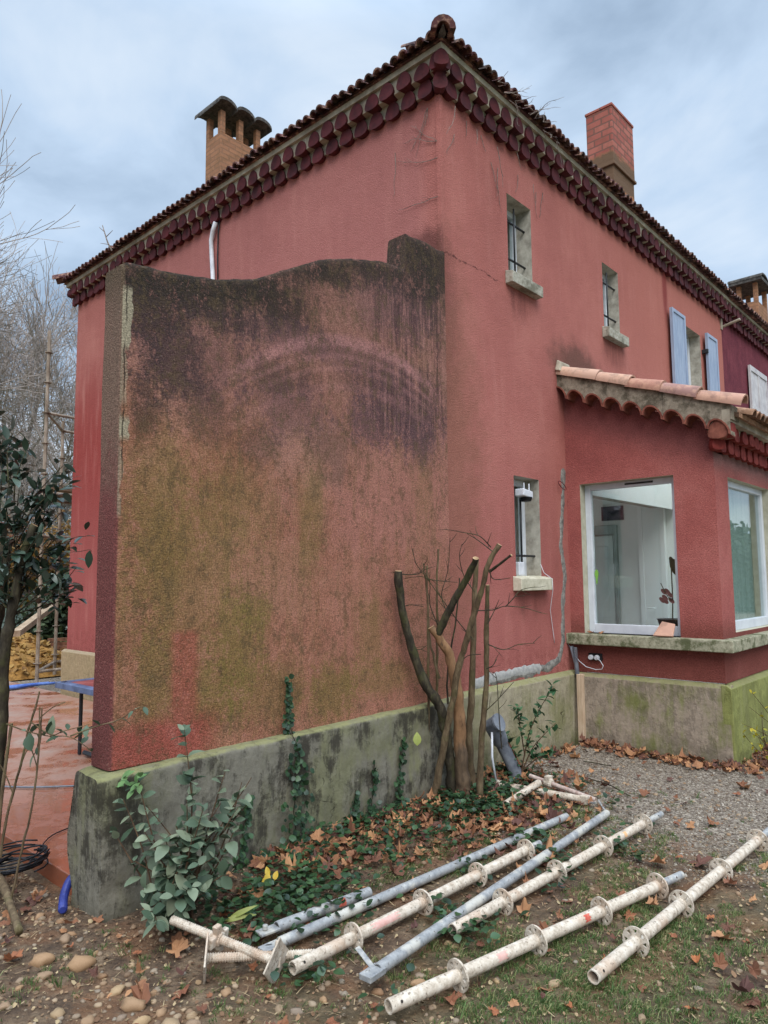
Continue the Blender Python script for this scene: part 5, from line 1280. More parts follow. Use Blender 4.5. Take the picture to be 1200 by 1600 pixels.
bS.build('stem', STEMB, yb_); bL.build('foliage', leafmat('yellow_leaf', (150, 150, 40), (196, 176, 50), (130, 140, 60), .35), yb_, smooth=True)
# dead creeper under the eaves and a sprout on the roof
DRY = simple('dry_creeper', (96, 84, 76), (150, 136, 126), 30, .9)
def creeper(seeds, lab, par=None):
    r_ = empty('dry_creeper', seeds[0][0], lab, 'creeper'); b = MB()
    for p, d, L, n in seeds:
        p, d = Vector(p), Vector(d)
        for k in range(n):
            q = p+Vector((R.uniform(-.05, .05),)*3)*0; pts = [q]; v = (d+rv(.35)).normalized()
            for s in range(6):
                v = (v+rv(.28)+Vector((0, 0, -.03))).normalized()
                if abs(d.x) < .01: v.x *= .15
                if abs(d.y) < .01: v.y *= .15
                pts.append(pts[-1]+v*L/6)
                if R.random() < .5: e = (v+rv(.7)); e = Vector((e.x if abs(d.x) > .01 else e.x*.2, e.y if abs(d.y) > .01 else e.y*.2, e.z)); b.tube([pts[-1], pts[-1]+e*L*.15], [.002, .001], 3)
            b.tube(pts, [.0035*(1-.1*i) for i in range(7)], 4)
    b.build('stems', DRY, r_)
creeper([((-.012, .12, 5.7), (0, .45, -1), .35, 2), ((-.012, .5, 5.45), (0, .1, -1), .4, 1), ((-.012, .02, 5.2), (0, 1, .3), .45, 1), ((-.012, .02, 5.35), (0, .6, .7), .4, 2), ((-.012, .02, 4.85), (0, 1, .25), .45, 1)], 'bare dry creeper stems on the side wall just left of the house corner')
sd2 = []
for k in range(13): x = .08+k*.13*R.uniform(.8, 1.2); sd2.append(((x, -.012-(.1 if k % 3 == 0 else 0), 5.72-R.uniform(0, .25)), (.25, 0, -1), R.uniform(.12, .4), 1))
creeper(sd2, 'bare dry creeper stems hanging under the front cornice right of the house corner')
sd2 = [((x, -.22-R.uniform(0, .1), 5.95+R.uniform(0, .1)), (.3, -.3, R.uniform(-.2, .8)), R.uniform(.1, .3), 2) for x in [.5+k*.11 for k in range(11)]]
creeper(sd2, 'tangle of dry twigs caught on the front eave tiles near the corner')
r_ = empty('roof_sprout', on(175, 392, 0, -.32), 'small bare sapling sprouting from the eave tiles above the garden wall end', 'sapling')
b = MB(); Q = bez([on(175, 392, 0, -.3), on(168, 378, 0, -.34), on(163, 362, 0, -.36), on(160, 352, 0, -.36)], 5); b.tube(Q, [.012*(1-.6*k/len(Q)) for k in range(len(Q))], 5)
for a, c in (((170, 382), (157, 380)), ((166, 370), (176, 360)), ((163, 362), (155, 355))): b.tube([on(*a, 0, -.34), on(*c, 0, -.36)], [.006, .003], 4)
b.build('twig', DRY, r_)

# ------------------------------------------------------------------ terrace things
CAB = BLACKP
r_ = empty('cable_coil', at(30, 1365, 3.6), 'loose coil of thin black cable lying at the edge of the terrace', 'cable')
b = MB(); cc = on(22, 1352, 2, .05)
for k in range(13):
    rr = R.uniform(.13, .21); ph = R.uniform(0, 6); th = R.uniform(-.2, .2); cz = R.uniform(.0, .05)
    b.tube([cc+Vector((rr*math.cos(a)+.03*math.sin(ph), rr*.85*math.sin(a)+.03*math.cos(ph), cz+.02*math.sin(a+ph))) for a in [ph+i*.35 for i in range(16)]], .005, 6)
b.tube(bez([cc+Vector((.1, 0, .02)), on(40, 1360, 2, .05), on(75, 1310, 2, .03), on(112, 1292, 2, .02)], 6), .004, 6)
b.build('loops', CAB, r_, smooth=True)
b = MB(); b.tube(bez([on(-60, 1226, 2, .03), on(40, 1230, 2, .03), on(118, 1228, 2, .03), on(200, 1225, 2, .03)], 5), .008, 6); tag(b.build('grey_cable', GREYP, smooth=True), 'thin grey cable stretched straight across the wet terrace', 'cable')
b = MB(); P = bez([on(98, 1422, 2, .02), on(100, 1400, 2, .03), on(108, 1378, 2, .05), on(120, 1366, 2, .04), on(150, 1350, 2, .02)], 14)
rs = [.022 if k % 2 else .0155 for k in range(len(P))]; b.tube(P, rs, 12)
tag(b.build('blue_conduit', simple('blue_plastic', (34, 42, 104), (54, 66, 138), 10, .45, .0004)), 'ribbed blue conduit poking from the soil at the end of the plinth', 'conduit')
b = MB(); P = bez([on(-20, 1345, 2, .06), on(5, 1385, 2, .05), on(18, 1420, 2, .03), on(30, 1455, 2, .02)], 5); b.tube(P, [.03, .028, .026, .024, .023, .022, .021, .02, .019, .018, .018, .018, .018, .018, .018, .018][:len(P)], 8)
tag(b.build('root', BARK_M, smooth=True), 'dark bark covered root on the soil at the left edge', 'root')
# table
tt = empty('folding_table', (-1.2, 3.0, 0), 'folding games table with a blue edge and worn red top on the terrace', 'table')
ty = 3.35; A = on(93, 1066, 1, ty); hz_ = A.z; x0 = A.x; 
b = MB(); b.box(x0, x0+1.37, ty-2.2, ty, hz_-.035, hz_); b.build('table_top', simple('worn_red_top', (112, 50, 48), (150, 84, 78), 5, .5, .001), tt, bevel=.004)
b = MB()
for a in ((x0-.03, x0, ty-2.2, ty+.03), (x0+1.37, x0+1.4, ty-2.2, ty+.03), (x0, x0+1.37, ty, ty+.03), (x0, x0+.06, ty-2.2, ty), (x0, x0+1.37, ty-.07, ty)): b.box(a[0], a[1], a[2], a[3], hz_-.05, hz_+.004)
b.build('edge_frame', simple('blue_grey_frame', (58, 70, 96), (96, 110, 140), 8, .5, .001), tt, bevel=.004)
for (xx, yy) in ((x0+.12, ty-.2), (x0+1.2, ty-.2), (x0+.12, ty-1.9), (x0+1.2, ty-1.9)):
    b = MB(); b.tube([(xx, yy, 0.02), (xx, yy, hz_-.04)], .018, 8); b.build('leg', IRON, tt)
b = MB(); b.tube([(x0+.12, ty-.2, .22), (x0+.6, ty-.5, .42), (x0+1.2, ty-.2, .3)], .012, 8); b.build('brace', IRON, tt)
b = MB(); b.tube([(x0+.12, ty-.3, .05), (x0+.12, ty-1.9, .05)], .022, 8); b.build('foot_rail', IRON, tt)
# scaffold tower beyond
tw = empty('scaffold_tower', (.6, 9.2, 0), 'scaffold tower of plaster crusted tubes with a plank deck beyond the far house corner', 'scaffold')
p1, p2 = on(57, 1072, 2, 0), on(85, 1054, 2, 0); z1 = at(84, 498, (p1-CAM).dot(fw)).z; z2 = at(107, 650, (p2-CAM).dot(fw)).z
ux = Vector((1.3, .15, 0)); RUSTY = simple('rust_stained_tube', (112, 96, 80), (166, 152, 136), 10, .8, .002, k=(1, 1, .4)); P4 = [(p1, z1), (p2, z2), (p1+ux*1.2, z2), (p2+ux*1.2, z2+.6)]
for p, z in P4:
    b = MB(); b.tube([p, (p.x, p.y, z)], .03, 8)
    k = .35
    while k < z-.1: b.tube([(p.x, p.y, k-.004), (p.x, p.y, k+.004)], .062, 10); k += .5
    b.build('standard', RUSTY, tw)
for k, z in ((0, .22), (1, 2.35), (2, 3.05), (3, 4.35)):
    for a, c in ((0, 1), (0, 2), (1, 3)):
        if z > min(P4[a][1], P4[c][1])+.1 and not (a, c) == (0, 2): continue
        b = MB(); pa, pc = P4[a][0].copy(), P4[c][0].copy(); pa.z = pc.z = z; b.tube([pa, pc], .024, 8); b.build('ledger', RUSTY, tw)
b = MB(); q1, q2 = P4[0][0].copy(), P4[1][0].copy(); q1.z = q2.z = 3.14
b.obox((q1+q2)/2+ux*.6, ux*.6, (q2-q1)*.5, (0, 0, .03)); b.build('deck', simple('weathered_planks', (96, 78, 62), (140, 118, 98), 12, .9, .003, k=(1, 6, 6)), tw)
q1, q2 = on(25, 990, 1, p1.y-.2), on(80, 949, 1, p2.y+.2)
b = MB(); b.obox((q1+q2)/2, (q2-q1)/2, (0, 0, .045), ux*.05); tag(b.build('plank', simple('pale_plank', (150, 128, 104), (184, 162, 136), 10, .9, .002)), 'pale plank leaning diagonally against the scaffold tower', 'plank')
# heap, timber, tarp, fence, distant plants
def mound(c, rx, ry, h, seed):
    b = MB(); n = 26
    for j in range(n+1):
        for i in range(n+1):
            u, v = i/n*2-1, j/n*2-1; d = math.sqrt(u*u+v*v); z = h*max(0, 1-d)**.8*(1+.3*nz(u, v, seed, 3)) if d < 1 else -.05
            b.v.append((c[0]+u*rx, c[1]+v*ry, c[2]+z))
    for j in range(n):
        for i in range(n): b.face((j*(n+1)+i, j*(n+1)+i+1, (j+1)*(n+1)+i+1, (j+1)*(n+1)+i))
    return b
YL_ = leafmat('golden_fallen_leaf', (136, 104, 52), (168, 132, 70), (120, 84, 48), .2, .8)
c = on(28, 1058, 2, 0)+Vector((.2, 1.8, 0)); hp = empty('leaf_heap', c, 'heap of golden fallen leaves beyond the terrace', 'leaf heap')
b = mound(c, 1.5, 1.8, .75, 3); b.build('core', simple('brown_leaf_mulch', (110, 78, 36), (160, 118, 60), 12, .95, .02), hp, smooth=True)
b = MB()
for k in range(1500):
    u = R.uniform(-1, 1); v = R.uniform(-1, 1); d = math.hypot(u, v)
    if d > .98: continue
    p = Vector((c.x+u*1.5, c.y+v*1.8, max(0, 1-d)**.8*.75*(1+.3*nz(u, v, 3, 3))+.02)); leaf(b, p, rv(), Vector((0, 0, 1))+rv(.5), .12, .09)
b.build('leaves', YL_, hp)
c = on(84, 1032, 2, 0)+Vector((.3, .6, 0)); tb = empty('timber_stack', c, 'low stack of brown timber offcuts beside the scaffold tower foot', 'timber')
for k in range(9):
    b = MB(); b.obox(c+Vector((R.uniform(-.4, .4), R.uniform(-.3, .3), .06+.075*(k//2))), (R.uniform(.3, .5), R.uniform(-.15, .15), 0), (0, .06, 0), (0, 0, .035)); b.build('board', simple('brown_timber', (80, 50, 36), (130, 90, 66), 12, .9, .002) if k == 0 else bpy.data.materials['brown_timber'], tb)
b = MB(); a, c = on(-20, 1080, 2, .03), on(58, 1070, 2, .03)
for k in range(5): b.tube(bez([a+rv(.12)*Vector((1, 1, 0)).length*.5, a.lerp(c, .4)+Vector((R.uniform(-.2, .2), R.uniform(-.2, .2), .02)), c+Vector((R.uniform(-.1, .3), R.uniform(-.2, .2), .01))], 8), .022, 6)
for q in range(len(b.v)): b.v[q] = (b.v[q][0], b.v[q][1], max(.02, b.v[q][2]))
tag(b.build('blue_hose', simple('blue_hose_plastic', (40, 70, 150), (110, 140, 200), 3, .4), smooth=True), 'loose blue hose lying across the far side of the terrace', 'hose')
fe = empty('sheet_fence', on(70, 978, 2, 0), 'pale green corrugated sheet fence far behind the terrace', 'fence')
b = MB(); p, q = on(20, 984, 2, 0), on(104, 984, 2, 0); d = (q-p); n = 150; p = p-d*1.2; q = q+d*.4; nn = Vector((-d.y, d.x, 0)).normalized()
for k in range(n+1): c = p.lerp(q, k/n)+nn*(.02 if k % 2 else -.02); b.a(c, c+Vector((0, 0, 1.75)))
for k in range(n): b.face((2*k, 2*k+2, 2*k+3, 2*k+1))
b.build('sheets', simple('pale_green_sheet', (166, 180, 172), (190, 202, 196), 2, .6, .001), fe)
b = MB(); b.tube([p+Vector((0, 0, 1.76)), q+Vector((0, 0, 1.76))], .03, 6); b.build('top_rail', GALV, fe)

# trees
PLANE = bark('pale_plane_bark', (104, 98, 90), (140, 132, 122), (176, 168, 156), 3, .01)
TWIGM = simple('distant_twig', (128, 116, 108), (166, 154, 146), 2, .9)
def tree(base, H_, r, seed, lab, spread=.55, levels=6, twig=.012, leafm=None, nleaf=0, lsize=.2, lean=(0, 0, 0), name='bare_tree', cat='tree', trunkm=None, grp=None, kids=(3, 4), first=.28):
    rr = random.Random(seed); root = empty(name, base, lab, cat, grp); bt, bc, bl = MB(), MB(), MB(); ends = []
    def rvv(s): return Vector((rr.gauss(0, 1), rr.gauss(0, 1), rr.gauss(0, 1)))*s
    def go(p, d, L, r, lv):
        n = 4; pts = [p]; 
        for k in range(n): d = (d+rvv(.09)+Vector((0, 0, .03))).normalized(); pts.append(pts[-1]+d*L/n)
        r1 = max(twig*.6, r*.62); (bt if lv <= 1 else bc).tube(pts, [r+(r1-r)*k/n for k in range(n+1)], 8 if lv <= 1 else (4 if lv < 4 else 3), cap=False)
        if lv >= levels: ends.append(pts[-1]); return
        for k in range(rr.randint(*kids)):
            t_ = rr.uniform(.35, 1) if lv > 0 else rr.uniform(.6, 1); i = min(n-1, int(t_*n)); q = pts[i].lerp(pts[i+1], t_*n-i) if i < n else pts[-1]
            nd = (d+rvv(spread)+Vector((0, 0, .05))).normalized(); go(q, nd, L*rr.uniform(.6, .82), r1*rr.uniform(.55, .85), lv+1)
        go(pts[-1], (d+rvv(.15)).normalized(), L*.78, r1, lv+1)
    base = Vector(base); go(base, (Vector((0, 0, 1))+Vector(lean)).normalized(), H_*first, r, 0)
    bt.build('trunk', trunkm or PLANE, root, smooth=True); bc.build('crown', TWIGM if not leafm else (trunkm or TWIGM), root)
    if leafm:
        for e in ends:
            for _ in range(nleaf): leaf(bl, e+rvv(.22), rvv(1), Vector((0, 0, 1))+rvv(.5), lsize*rr.uniform(.7, 1.2), lsize*.6)
        bl.build('foliage', leafm, root)
    return root
def gp(px, dep): q = at(px, 950, dep); return Vector((q.x, q.y, -.06))
grpT = 'bare plane trees beyond the terrace'
tree(gp(34, 30), 17, .34, 11, 'bare pale barked plane tree with a forked trunk behind the scaffold tower', .5, 6, .016, grp=grpT)
tree(gp(-250, 19), 17, .34, 5, 'nearest bare plane tree, its branch tips reaching in at the left edge', .5, 6, .012, lean=(.06, 0, 0), grp=grpT)
tree(gp(104, 38), 13, .26, 23, 'bare plane tree furthest off, its twigs just under the far end of the eave', .55, 6, .018, grp=grpT)
tree(gp(-20, 42), 16, .32, 31, 'distant bare plane tree low behind the evergreen', .55, 6, .018, grp=grpT)
AUT = leafmat('autumn_leaf', (126, 92, 48), (164, 126, 62), (110, 80, 56), .3)
tree(gp(58, 24), 5.0, .1, 41, 'small tree with golden autumn leaves behind the scaffold tower', .7, 4, .012, AUT, 9, .17, name='autumn_tree', kids=(3, 4), first=.25)
tree(gp(12, 26), 5.2, .1, 43, 'small russet leaved tree low at the left edge behind the evergreen', .7, 4, .012, leafmat('russet_leaf', (96, 56, 40), (140, 84, 56), (120, 96, 50), .3), 7, .17, name='autumn_tree', kids=(3, 4), first=.25)
DKG = leafmat('dark_hedge_leaf', (30, 42, 28), (52, 66, 42), (78, 92, 60), .1, .6)
tree(gp(114, 17), 3.2, .09, 51, 'dark evergreen bush pressed against the far corner of the house', .5, 4, .012, DKG, 12, .16, name='evergreen_bush', cat='bush', kids=(3, 4), first=.2)
for k, (x, y, h) in enumerate(((12, -11, 4.2), (18, -13, 5.5), (25, -12, 5), (9, -19, 6), (33, -10, 6), (16, -22, 7))):
    tree(Vector((x, y, -.06)), h, .2, 61+k, ['broad evergreen garden tree facing the extension window', 'tall evergreen garden tree second from the extension window', 'evergreen garden tree in the middle of the far hedge line', 'evergreen garden tree near the lawn edge behind the viewer', 'evergreen garden tree at the far end of the hedge line', 'tallest evergreen garden tree set back from the hedge line'][k], .6, 5, .02, DKG, 5, .3, name='garden_tree', kids=(3, 4), first=.22, trunkm=BARK_D)
# ------------------------------------------------------------------ ground scatter
def stone(b, c, sx, sy, sz, rot, jag=.12, lo=False):
    if lo:
        pts = [Vector((x, y, z)) for x in (-.6, .6) for y in (-.6, .6) for z in (-.55, .6)]; fs = ((0, 1, 3, 2), (4, 6, 7, 5), (0, 4, 5, 1), (2, 3, 7, 6), (0, 2, 6, 4), (1, 5, 7, 3))
        pts = [p*(1+R.uniform(-.3, .3)) for p in pts]
    else: pts, fs = ICO[0], ICO[1]; s_ = R.uniform(0, 90); pts = [p*(1+jag*noise.noise(p*1.3+Vector((s_, 0, 0)))) for p in pts]
    cr, sr = math.cos(rot), math.sin(rot); i = len(b.v)
    for p in pts: x, y, z = p.x*sx, p.y*sy, p.z*sz; b.v.append((c[0]+x*cr-y*sr, c[1]+x*sr+y*cr, c[2]+z))
    for f in fs: b.face([i+q for q in f])
def ico(n):
    bm_ = __import__('bmesh').new(); __import__('bmesh').ops.create_icosphere(bm_, subdivisions=n, radius=1)
    r_ = ([v.co.copy() for v in bm_.verts], [tuple(v.index for v in f.verts) for f in bm_.faces]); bm_.free(); return r_
ICO = ico(2)
def m_stone(cs):
    def fn(g):
        n = g.noise(40, 4, .7); col = g.ramp(g.rnd(), [(k/(len(cs)-1), C3(*c)) for k, c in enumerate(cs)])
        col = g.mix(g.ss(n, .5, .7, 0, .35), col, C3(92, 74, 58)); g.out(col, .75, n, .001, .8, spec=.35)
    return fn
PEB = material('river_pebble', m_stone([(100, 80, 62), (138, 112, 86), (124, 114, 100), (160, 134, 104), (110, 96, 80)]))
def m_cobble(g):
    n = g.noise(26, 5, .7); r = g.new('ShaderNodeObjectInfo').outputs['Random']
    col = g.ramp(r, [(0, C3(132, 100, 72)), (.3, C3(152, 120, 88)), (.6, C3(128, 112, 96)), (.8, C3(166, 138, 102)), (1, C3(108, 94, 80))])
    col = g.mix(g.ss(n, .5, .68, 0, .45), col, C3(104, 80, 58)); g.out(col, .7, n, .0015, .8, spec=.35)
COB = material('river_cobble', m_cobble)
def visible(x, y, z=0, mg=40):
    q = Vector((x, y, z))-CAM; d = q.dot(fw)
    if d < .3: return False
    px, py = 600+F*q.dot(RT)/d, 800-F*q.dot(UP)/d
    return -mg < px < 1200+mg and -mg < py < 1600+mg
# individual cobbles, positions measured from the photograph
big = [(150, 1535-10, 0), ]
cob = [(65, 1491, 24, 17), (68, 1514, 17, 11), (101, 1461, 14, 9), (128, 1495, 26, 10), (160, 1507, 10, 9), (183, 1527, 16, 13), (207, 1550, 24, 15), (252, 1560, 13, 10), (266, 1585, 24, 17), (137, 1575, 16, 12), (90, 1566, 15, 12), (63, 1420, 10, 7), (80, 1434, 9, 9), (95, 1430, 10, 8), (112, 1453, 9, 8), (190, 1570, 10, 8), (222, 1577, 17, 9), (300, 1565, 12, 12), (303, 1580, 14, 8),
       (353, 1530, 12, 10), (436, 1568-8, 12, 9), (464, 1562, 13, 8), (464, 1584, 10, 8), (440, 1404, 13, 11), (418, 1590, 14, 8), (375, 1545, 9, 7), (505, 1545, 10, 6), (655, 1522, 16, 8), (712, 1427+40, 9, 6), (655, 1512, 11, 6), (893, 1541, 9, 7), (866, 1526, 14, 6), (610, 1545, 8, 5), (775, 1540-20, 8, 5), (590, 1535, 12, 6), (240, 1532, 9, 6), (30, 1533, 9, 6), (8, 1560, 12, 8), (48, 1585, 8, 6), (120, 1540, 7, 6), (165, 1590, 10, 7), (330, 1590, 11, 8), (1003, 1583, 14, 6), (725, 1545, 9, 5), (700, 1402+60, 8, 5), (1180, 1538, 9, 6), (20, 1490, 8, 6), (40, 1455, 9, 6), (150, 1480, 8, 5), (225, 1510, 8, 6)]
protos = []
for k in range(5):
    b = MB(); stone(b, (0, 0, 0), 1, R.uniform(.68, .9), R.uniform(.42, .58), 0, .5); protos.append((b.v, b.f))
meshes = []
for k, (v, f) in enumerate(protos):
    me = bpy.data.meshes.new('river_stone'); me.from_pydata(v, [], f); me.materials.append(COB); me.polygons.foreach_set('use_smooth', [True]*len(me.polygons)); meshes.append(me)
def put(name, me, loc, sc, rot, lab, cat, grp):
    o = bpy.data.objects.new(name, me); COL.objects.link(o); o.location = loc; o.scale = sc; o.rotation_euler = rot; return tag(o, lab, cat, grp)
for (px, py, hw, hh) in cob:
    p = on(px, py+hh*.4, 2, .01); dep = (p-CAM).dot(fw); s = hw/F*dep; p.z = hgt(p.x, p.y)+s*.12
    put('river_stone', R.choice(meshes), p, (s*.84, s*R.uniform(.66, .9), s*R.uniform(.75, .95)), (R.uniform(-.15, .15), R.uniform(-.15, .15), R.uniform(0, 6)), 'rounded tan river stone half bedded in the bare soil left of the screw jacks' if px < 340 else ('rounded tan river stone between the screw jacks and the front scaffold standard' if px < 620 else 'rounded river stone in the grass right of the front scaffold standard end'), 'stone', 'rounded river stones on the soil' if px < 340 else ('river stones by the tube ends' if px < 620 else 'river stones in the grass'))
# pebbles and gravel
b = MB(); nP = 0
while nP < 2600:
    x, y = R.uniform(-3.8, 2.6), R.uniform(-2.9, 1.6)
    if y > -.13 and x > -2.9: continue
    if R.random() > (1 if x < -2.3 else .28): continue
    if not visible(x, y): continue
    s = .0035+.012*R.random()**3; ICO = ICO; stone(b, (x, y, hgt(x, y)+s*.2), s*1.2, s, s*.7, R.uniform(0, 6), lo=True) if s < .006 else stone(b, (x, y, hgt(x, y)+s*.2), s*1.25, s, s*.7, R.uniform(0, 6), .3)
    nP += 1
tag(b.build('pebbles', PEB, smooth=True), 'small pebbles scattered over the bare soil', 'pebbles', kind='stuff')
GRV = material('grey_gravel', m_stone([(92, 82, 70), (130, 120, 106), (158, 148, 132), (108, 94, 80), (182, 172, 158)]))
b = MB(); nP = 0; tries = 0
while nP < 15000 and tries < 200000:
    tries += 1; x, y = R.uniform(-1.1, 3.4), R.uniform(-3.0, -.1)
    if R.random() > min(1, max(0, (x+.9+.5*nz(x, y, 0, 1.5))/1.2)): continue
    if x > 1.95 and y > -1.53: continue
    if not visible(x, y, 0, 20): continue
    s = .003+.007*R.random()**2.6; stone(b, (x, y, hgt(x, y)+s*.3), s*1.2, s, s*.75, R.uniform(0, 6), lo=True); nP += 1
tag(b.build('gravel', GRV), 'fine grey gravel spread in front of the house', 'gravel', kind='stuff')
# fallen plane leaves
def plane_leaf_mesh(b, c, s, rot, nrm, curl):
    sx_ = R.uniform(.55, 1.)
    nrm = Vector(nrm).normalized(); u = nrm.orthogonal().normalized(); u.rotate(Matrix.Rotation(rot, 3, nrm)); v = nrm.cross(u); c = Vector(c)
    rad_ = [(0, 1.), (14, .8), (28, .74), (44, .8), (56, .93), (72, .74), (88, .7), (104, .72), (120, .78), (146, .6), (180, .36), (214, .6), (240, .78), (256, .72), (272, .7), (288, .74), (304, .93), (316, .8), (332, .74), (346, .8)]; rad_ = [(a, r*(R.uniform(.55, 1) if R.random() < .3 else 1)) for a, r in rad_]
    i = b.a(c); P = []
    for a, r in rad_:
        a_ = math.radians(a); rr = r*R.uniform(.88, 1.1); P.append(c+(u*math.cos(a_)+v*math.sin(a_)*sx_)*s*rr+nrm*s*(curl*rr*rr*(1+.8*math.cos(2*a_+rot))+R.uniform(-.12, .12)))
    j = b.a(*P); n = len(P)
    for k in range(n): b.face((i, j+k, j+(k+1) % n))
    st_ = c-u*s*.2; b.tube([st_, c-u*s*.75+nrm*s*.15], [s*.018, s*.012], 3, cap=False)
FALL = leafmat('fallen_leaf', (84, 58, 54), (132, 88, 62), (188, 140, 98), .1, .75, .25)
b = MB(); n = 0; tries = 0
def litter_density(x, y):
    d = 0
    if -2.4 < x < .6: d = max(d, .95*math.exp(-((-.12-y)/.42)**2)*min(1, (x+2.5)/.8))
    d = max(d, .9*math.exp(-((x+.3)**2/.5+(y+.55)**2/.22)))
    if x > .6: d = max(d, 1.0*math.exp(-((1.93-x)/.16)**2)*(1 if y > -1.7 else 0), .5*math.exp(-((-.1-y)/.15)**2), .8*math.exp(-((-1.6-y)/.14)**2) if x > 1.9 else 0)
    if x < -2.7: d = max(d, .03)
    return max(d*.8, .008)
while n < 2000 and tries < 200000:
    tries += 1; x, y = R.uniform(-3.8, 3.2), R.uniform(-2.6, 1.3)
    if y > -.13 and x > -2.9: continue
    if x > 1.97 and y > -1.53: continue
    if R.random() > litter_density(x, y) or not visible(x, y): continue
    s = R.uniform(.014, .05)+(R.uniform(.01, .035) if R.random() < .3 else 0); plane_leaf_mesh(b, (x, y, hgt(x, y)+R.uniform(.008, .045)), s, R.uniform(0, 6.3), Vector((0, 0, 1))+rv(.55), R.uniform(-.2, .8)); n += 1
tag(b.build('leaf_litter', FALL), 'brown fallen leaves drifted along the foot of the walls', 'fallen leaves', kind='stuff')
lm = []
for k in range(7):
    b = MB(); plane_leaf_mesh(b, (0, 0, 0), 1, R.uniform(0, 6), (0, 0, 1), R.uniform(-.35, .6)); me = bpy.data.meshes.new('fallen_leaf'); me.from_pydata(b.v, [], b.f); lm.append(me)
def m_fall(g):
    r = g.new('ShaderNodeObjectInfo').outputs['Random']; n = g.noise(2.2, 4, .65)
    col = g.ramp(r, [(0, C3(104, 68, 54)), (.35, C3(156, 98, 66)), (.6, C3(124, 84, 66)), (.85, C3(184, 112, 64)), (1, C3(104, 78, 70))])
    g.out(g.mix(g.ss(n, .45, .62, 0, .4), col, C3(86, 54, 42)), .75, None, spec=.25, trans=.1)
FL1 = material('single_fallen_leaf', m_fall)
for me in lm: me.materials.append(FL1)
lv = [(285, 1533, 24), (18, 1500, 26), (1178, 1558, 20), (1010, 1237, 11), (1048, 1218, 9), (1150, 1240, 9), (880, 1222, 9), (870, 1199, 9), (1140, 1382, 14), (985, 1427, 16), (1055, 1284, 8), (960, 1464, 10), (855, 1480, 10), (1088, 1497, 14), (730, 1400, 9), (520, 1587, 18), (705, 1552, 16), (770, 1548+20, 14), (890, 1570, 12), (1080, 1570, 16), (690, 1430, 8), (840, 1428+16, 10), (600, 1290, 14), (560, 1335, 14), (530, 1360, 12), (640, 1345, 12), (1120, 1355, 8), (1060, 1340, 8), (990, 1330, 8), (1003, 1537, 12), (585, 1560, 10), (450, 1590, 12), (420, 1545, 10), (750, 1470, 10), (950, 1500, 12), (1050, 1455, 11), (1170, 1470, 10), (1110, 1430, 10), (870, 1445, 9), (110, 1478, 12), (215, 1480, 10), (90, 1350, 10), (40, 1410, 12), (500, 1415, 12), (480, 1440, 11), (395, 1500, 12), (350, 1425, 12), (900, 1300, 8), (820, 1300, 10), (790, 1290, 11), (860, 1390, 9)]
for (px, py, hw) in lv:
    p = on(px, py, 2, .015); dep = (p-CAM).dot(fw); s = hw/F*dep*1.0; p.z = hgt(p.x, p.y)+.018
    put('fallen_leaf', R.choice(lm), p, (s, s, s), (R.uniform(-.35, .35), R.uniform(-.35, .35), R.uniform(0, 6)), ('largest bright orange brown leaf on the soil in front of the screw jacks' if (px, py) == (285, 1533) else 'dry brown lobed leaf on the bare soil at the left' if px < 400 else 'dry brown leaf on the grey gravel beyond the scaffold tubes' if py < 1300 and px > 800 else 'dry brown leaf among the litter and scaffold tubes' if py < 1450 and px < 900 else 'dry brown lobed leaf on the grass in front of the tubes' if px < 900 else 'dry brown leaf on the grass at the right beside the standards'), 'leaf', None if (px, py) == (285, 1533) else 'fallen leaves on the soil' if px < 400 else 'fallen leaves on the gravel' if py < 1300 and px > 800 else 'fallen leaves among the tubes' if py < 1450 and px < 900 else 'fallen leaves on the front grass' if px < 900 else 'fallen leaves on the right grass')
b = MB()
for c in ((1.975, -.25), (1.98, -.36)): plane_leaf_mesh(b, (c[0], c[1], 1.075), .05, R.uniform(0, 6), Vector((0, 0, 1))+rv(.3), .3)
tag(b.build('sill_leaves', FALL), 'two dry leaves on the mossy sill below the side window', 'leaves', kind='stuff')
# yellow leaves sprig
ys = empty('yellow_seedling', on(420, 1385, 2, 0), 'tiny seedling with bright yellow leaves in the litter near the ivy', 'seedling')
b = MB(); q = on(420, 1392, 2, .0)
for k in range(6): leaf(b, q+Vector((R.uniform(-.03, .03), R.uniform(-.03, .03), .06+R.uniform(-.02, .03))), rv()+Vector((0, 0, .2)), -fw+Vector((0, 0, .6)), .05, .03)
b.build('leaves', leafmat('bright_yellow_leaf', (184, 150, 44), (196, 168, 60), (180, 156, 66), .15), ys); b = MB(); b.tube([q, q+Vector((0, 0, .07))], .002, 5); b.build('stem', STEMB, ys)
b = MB()                                           # broad yellowing blades near the jacks
for k in range(3):
    p = on(350+k*6, 1440-k*2, 2, .03); leaf(b, p, RT*.6+Vector((0, 0, R.uniform(.1, .5)))+rv(.2), -fw+Vector((0, 0, 1)), R.uniform(.1, .16), .026, .2, .5)
tag(b.build('strap_leaves', leafmat('yellow_green_strap', (104, 116, 50), (128, 134, 66), (150, 136, 56), .15), smooth=True), 'few arching yellow green strap leaves behind the screw jacks', 'plant')
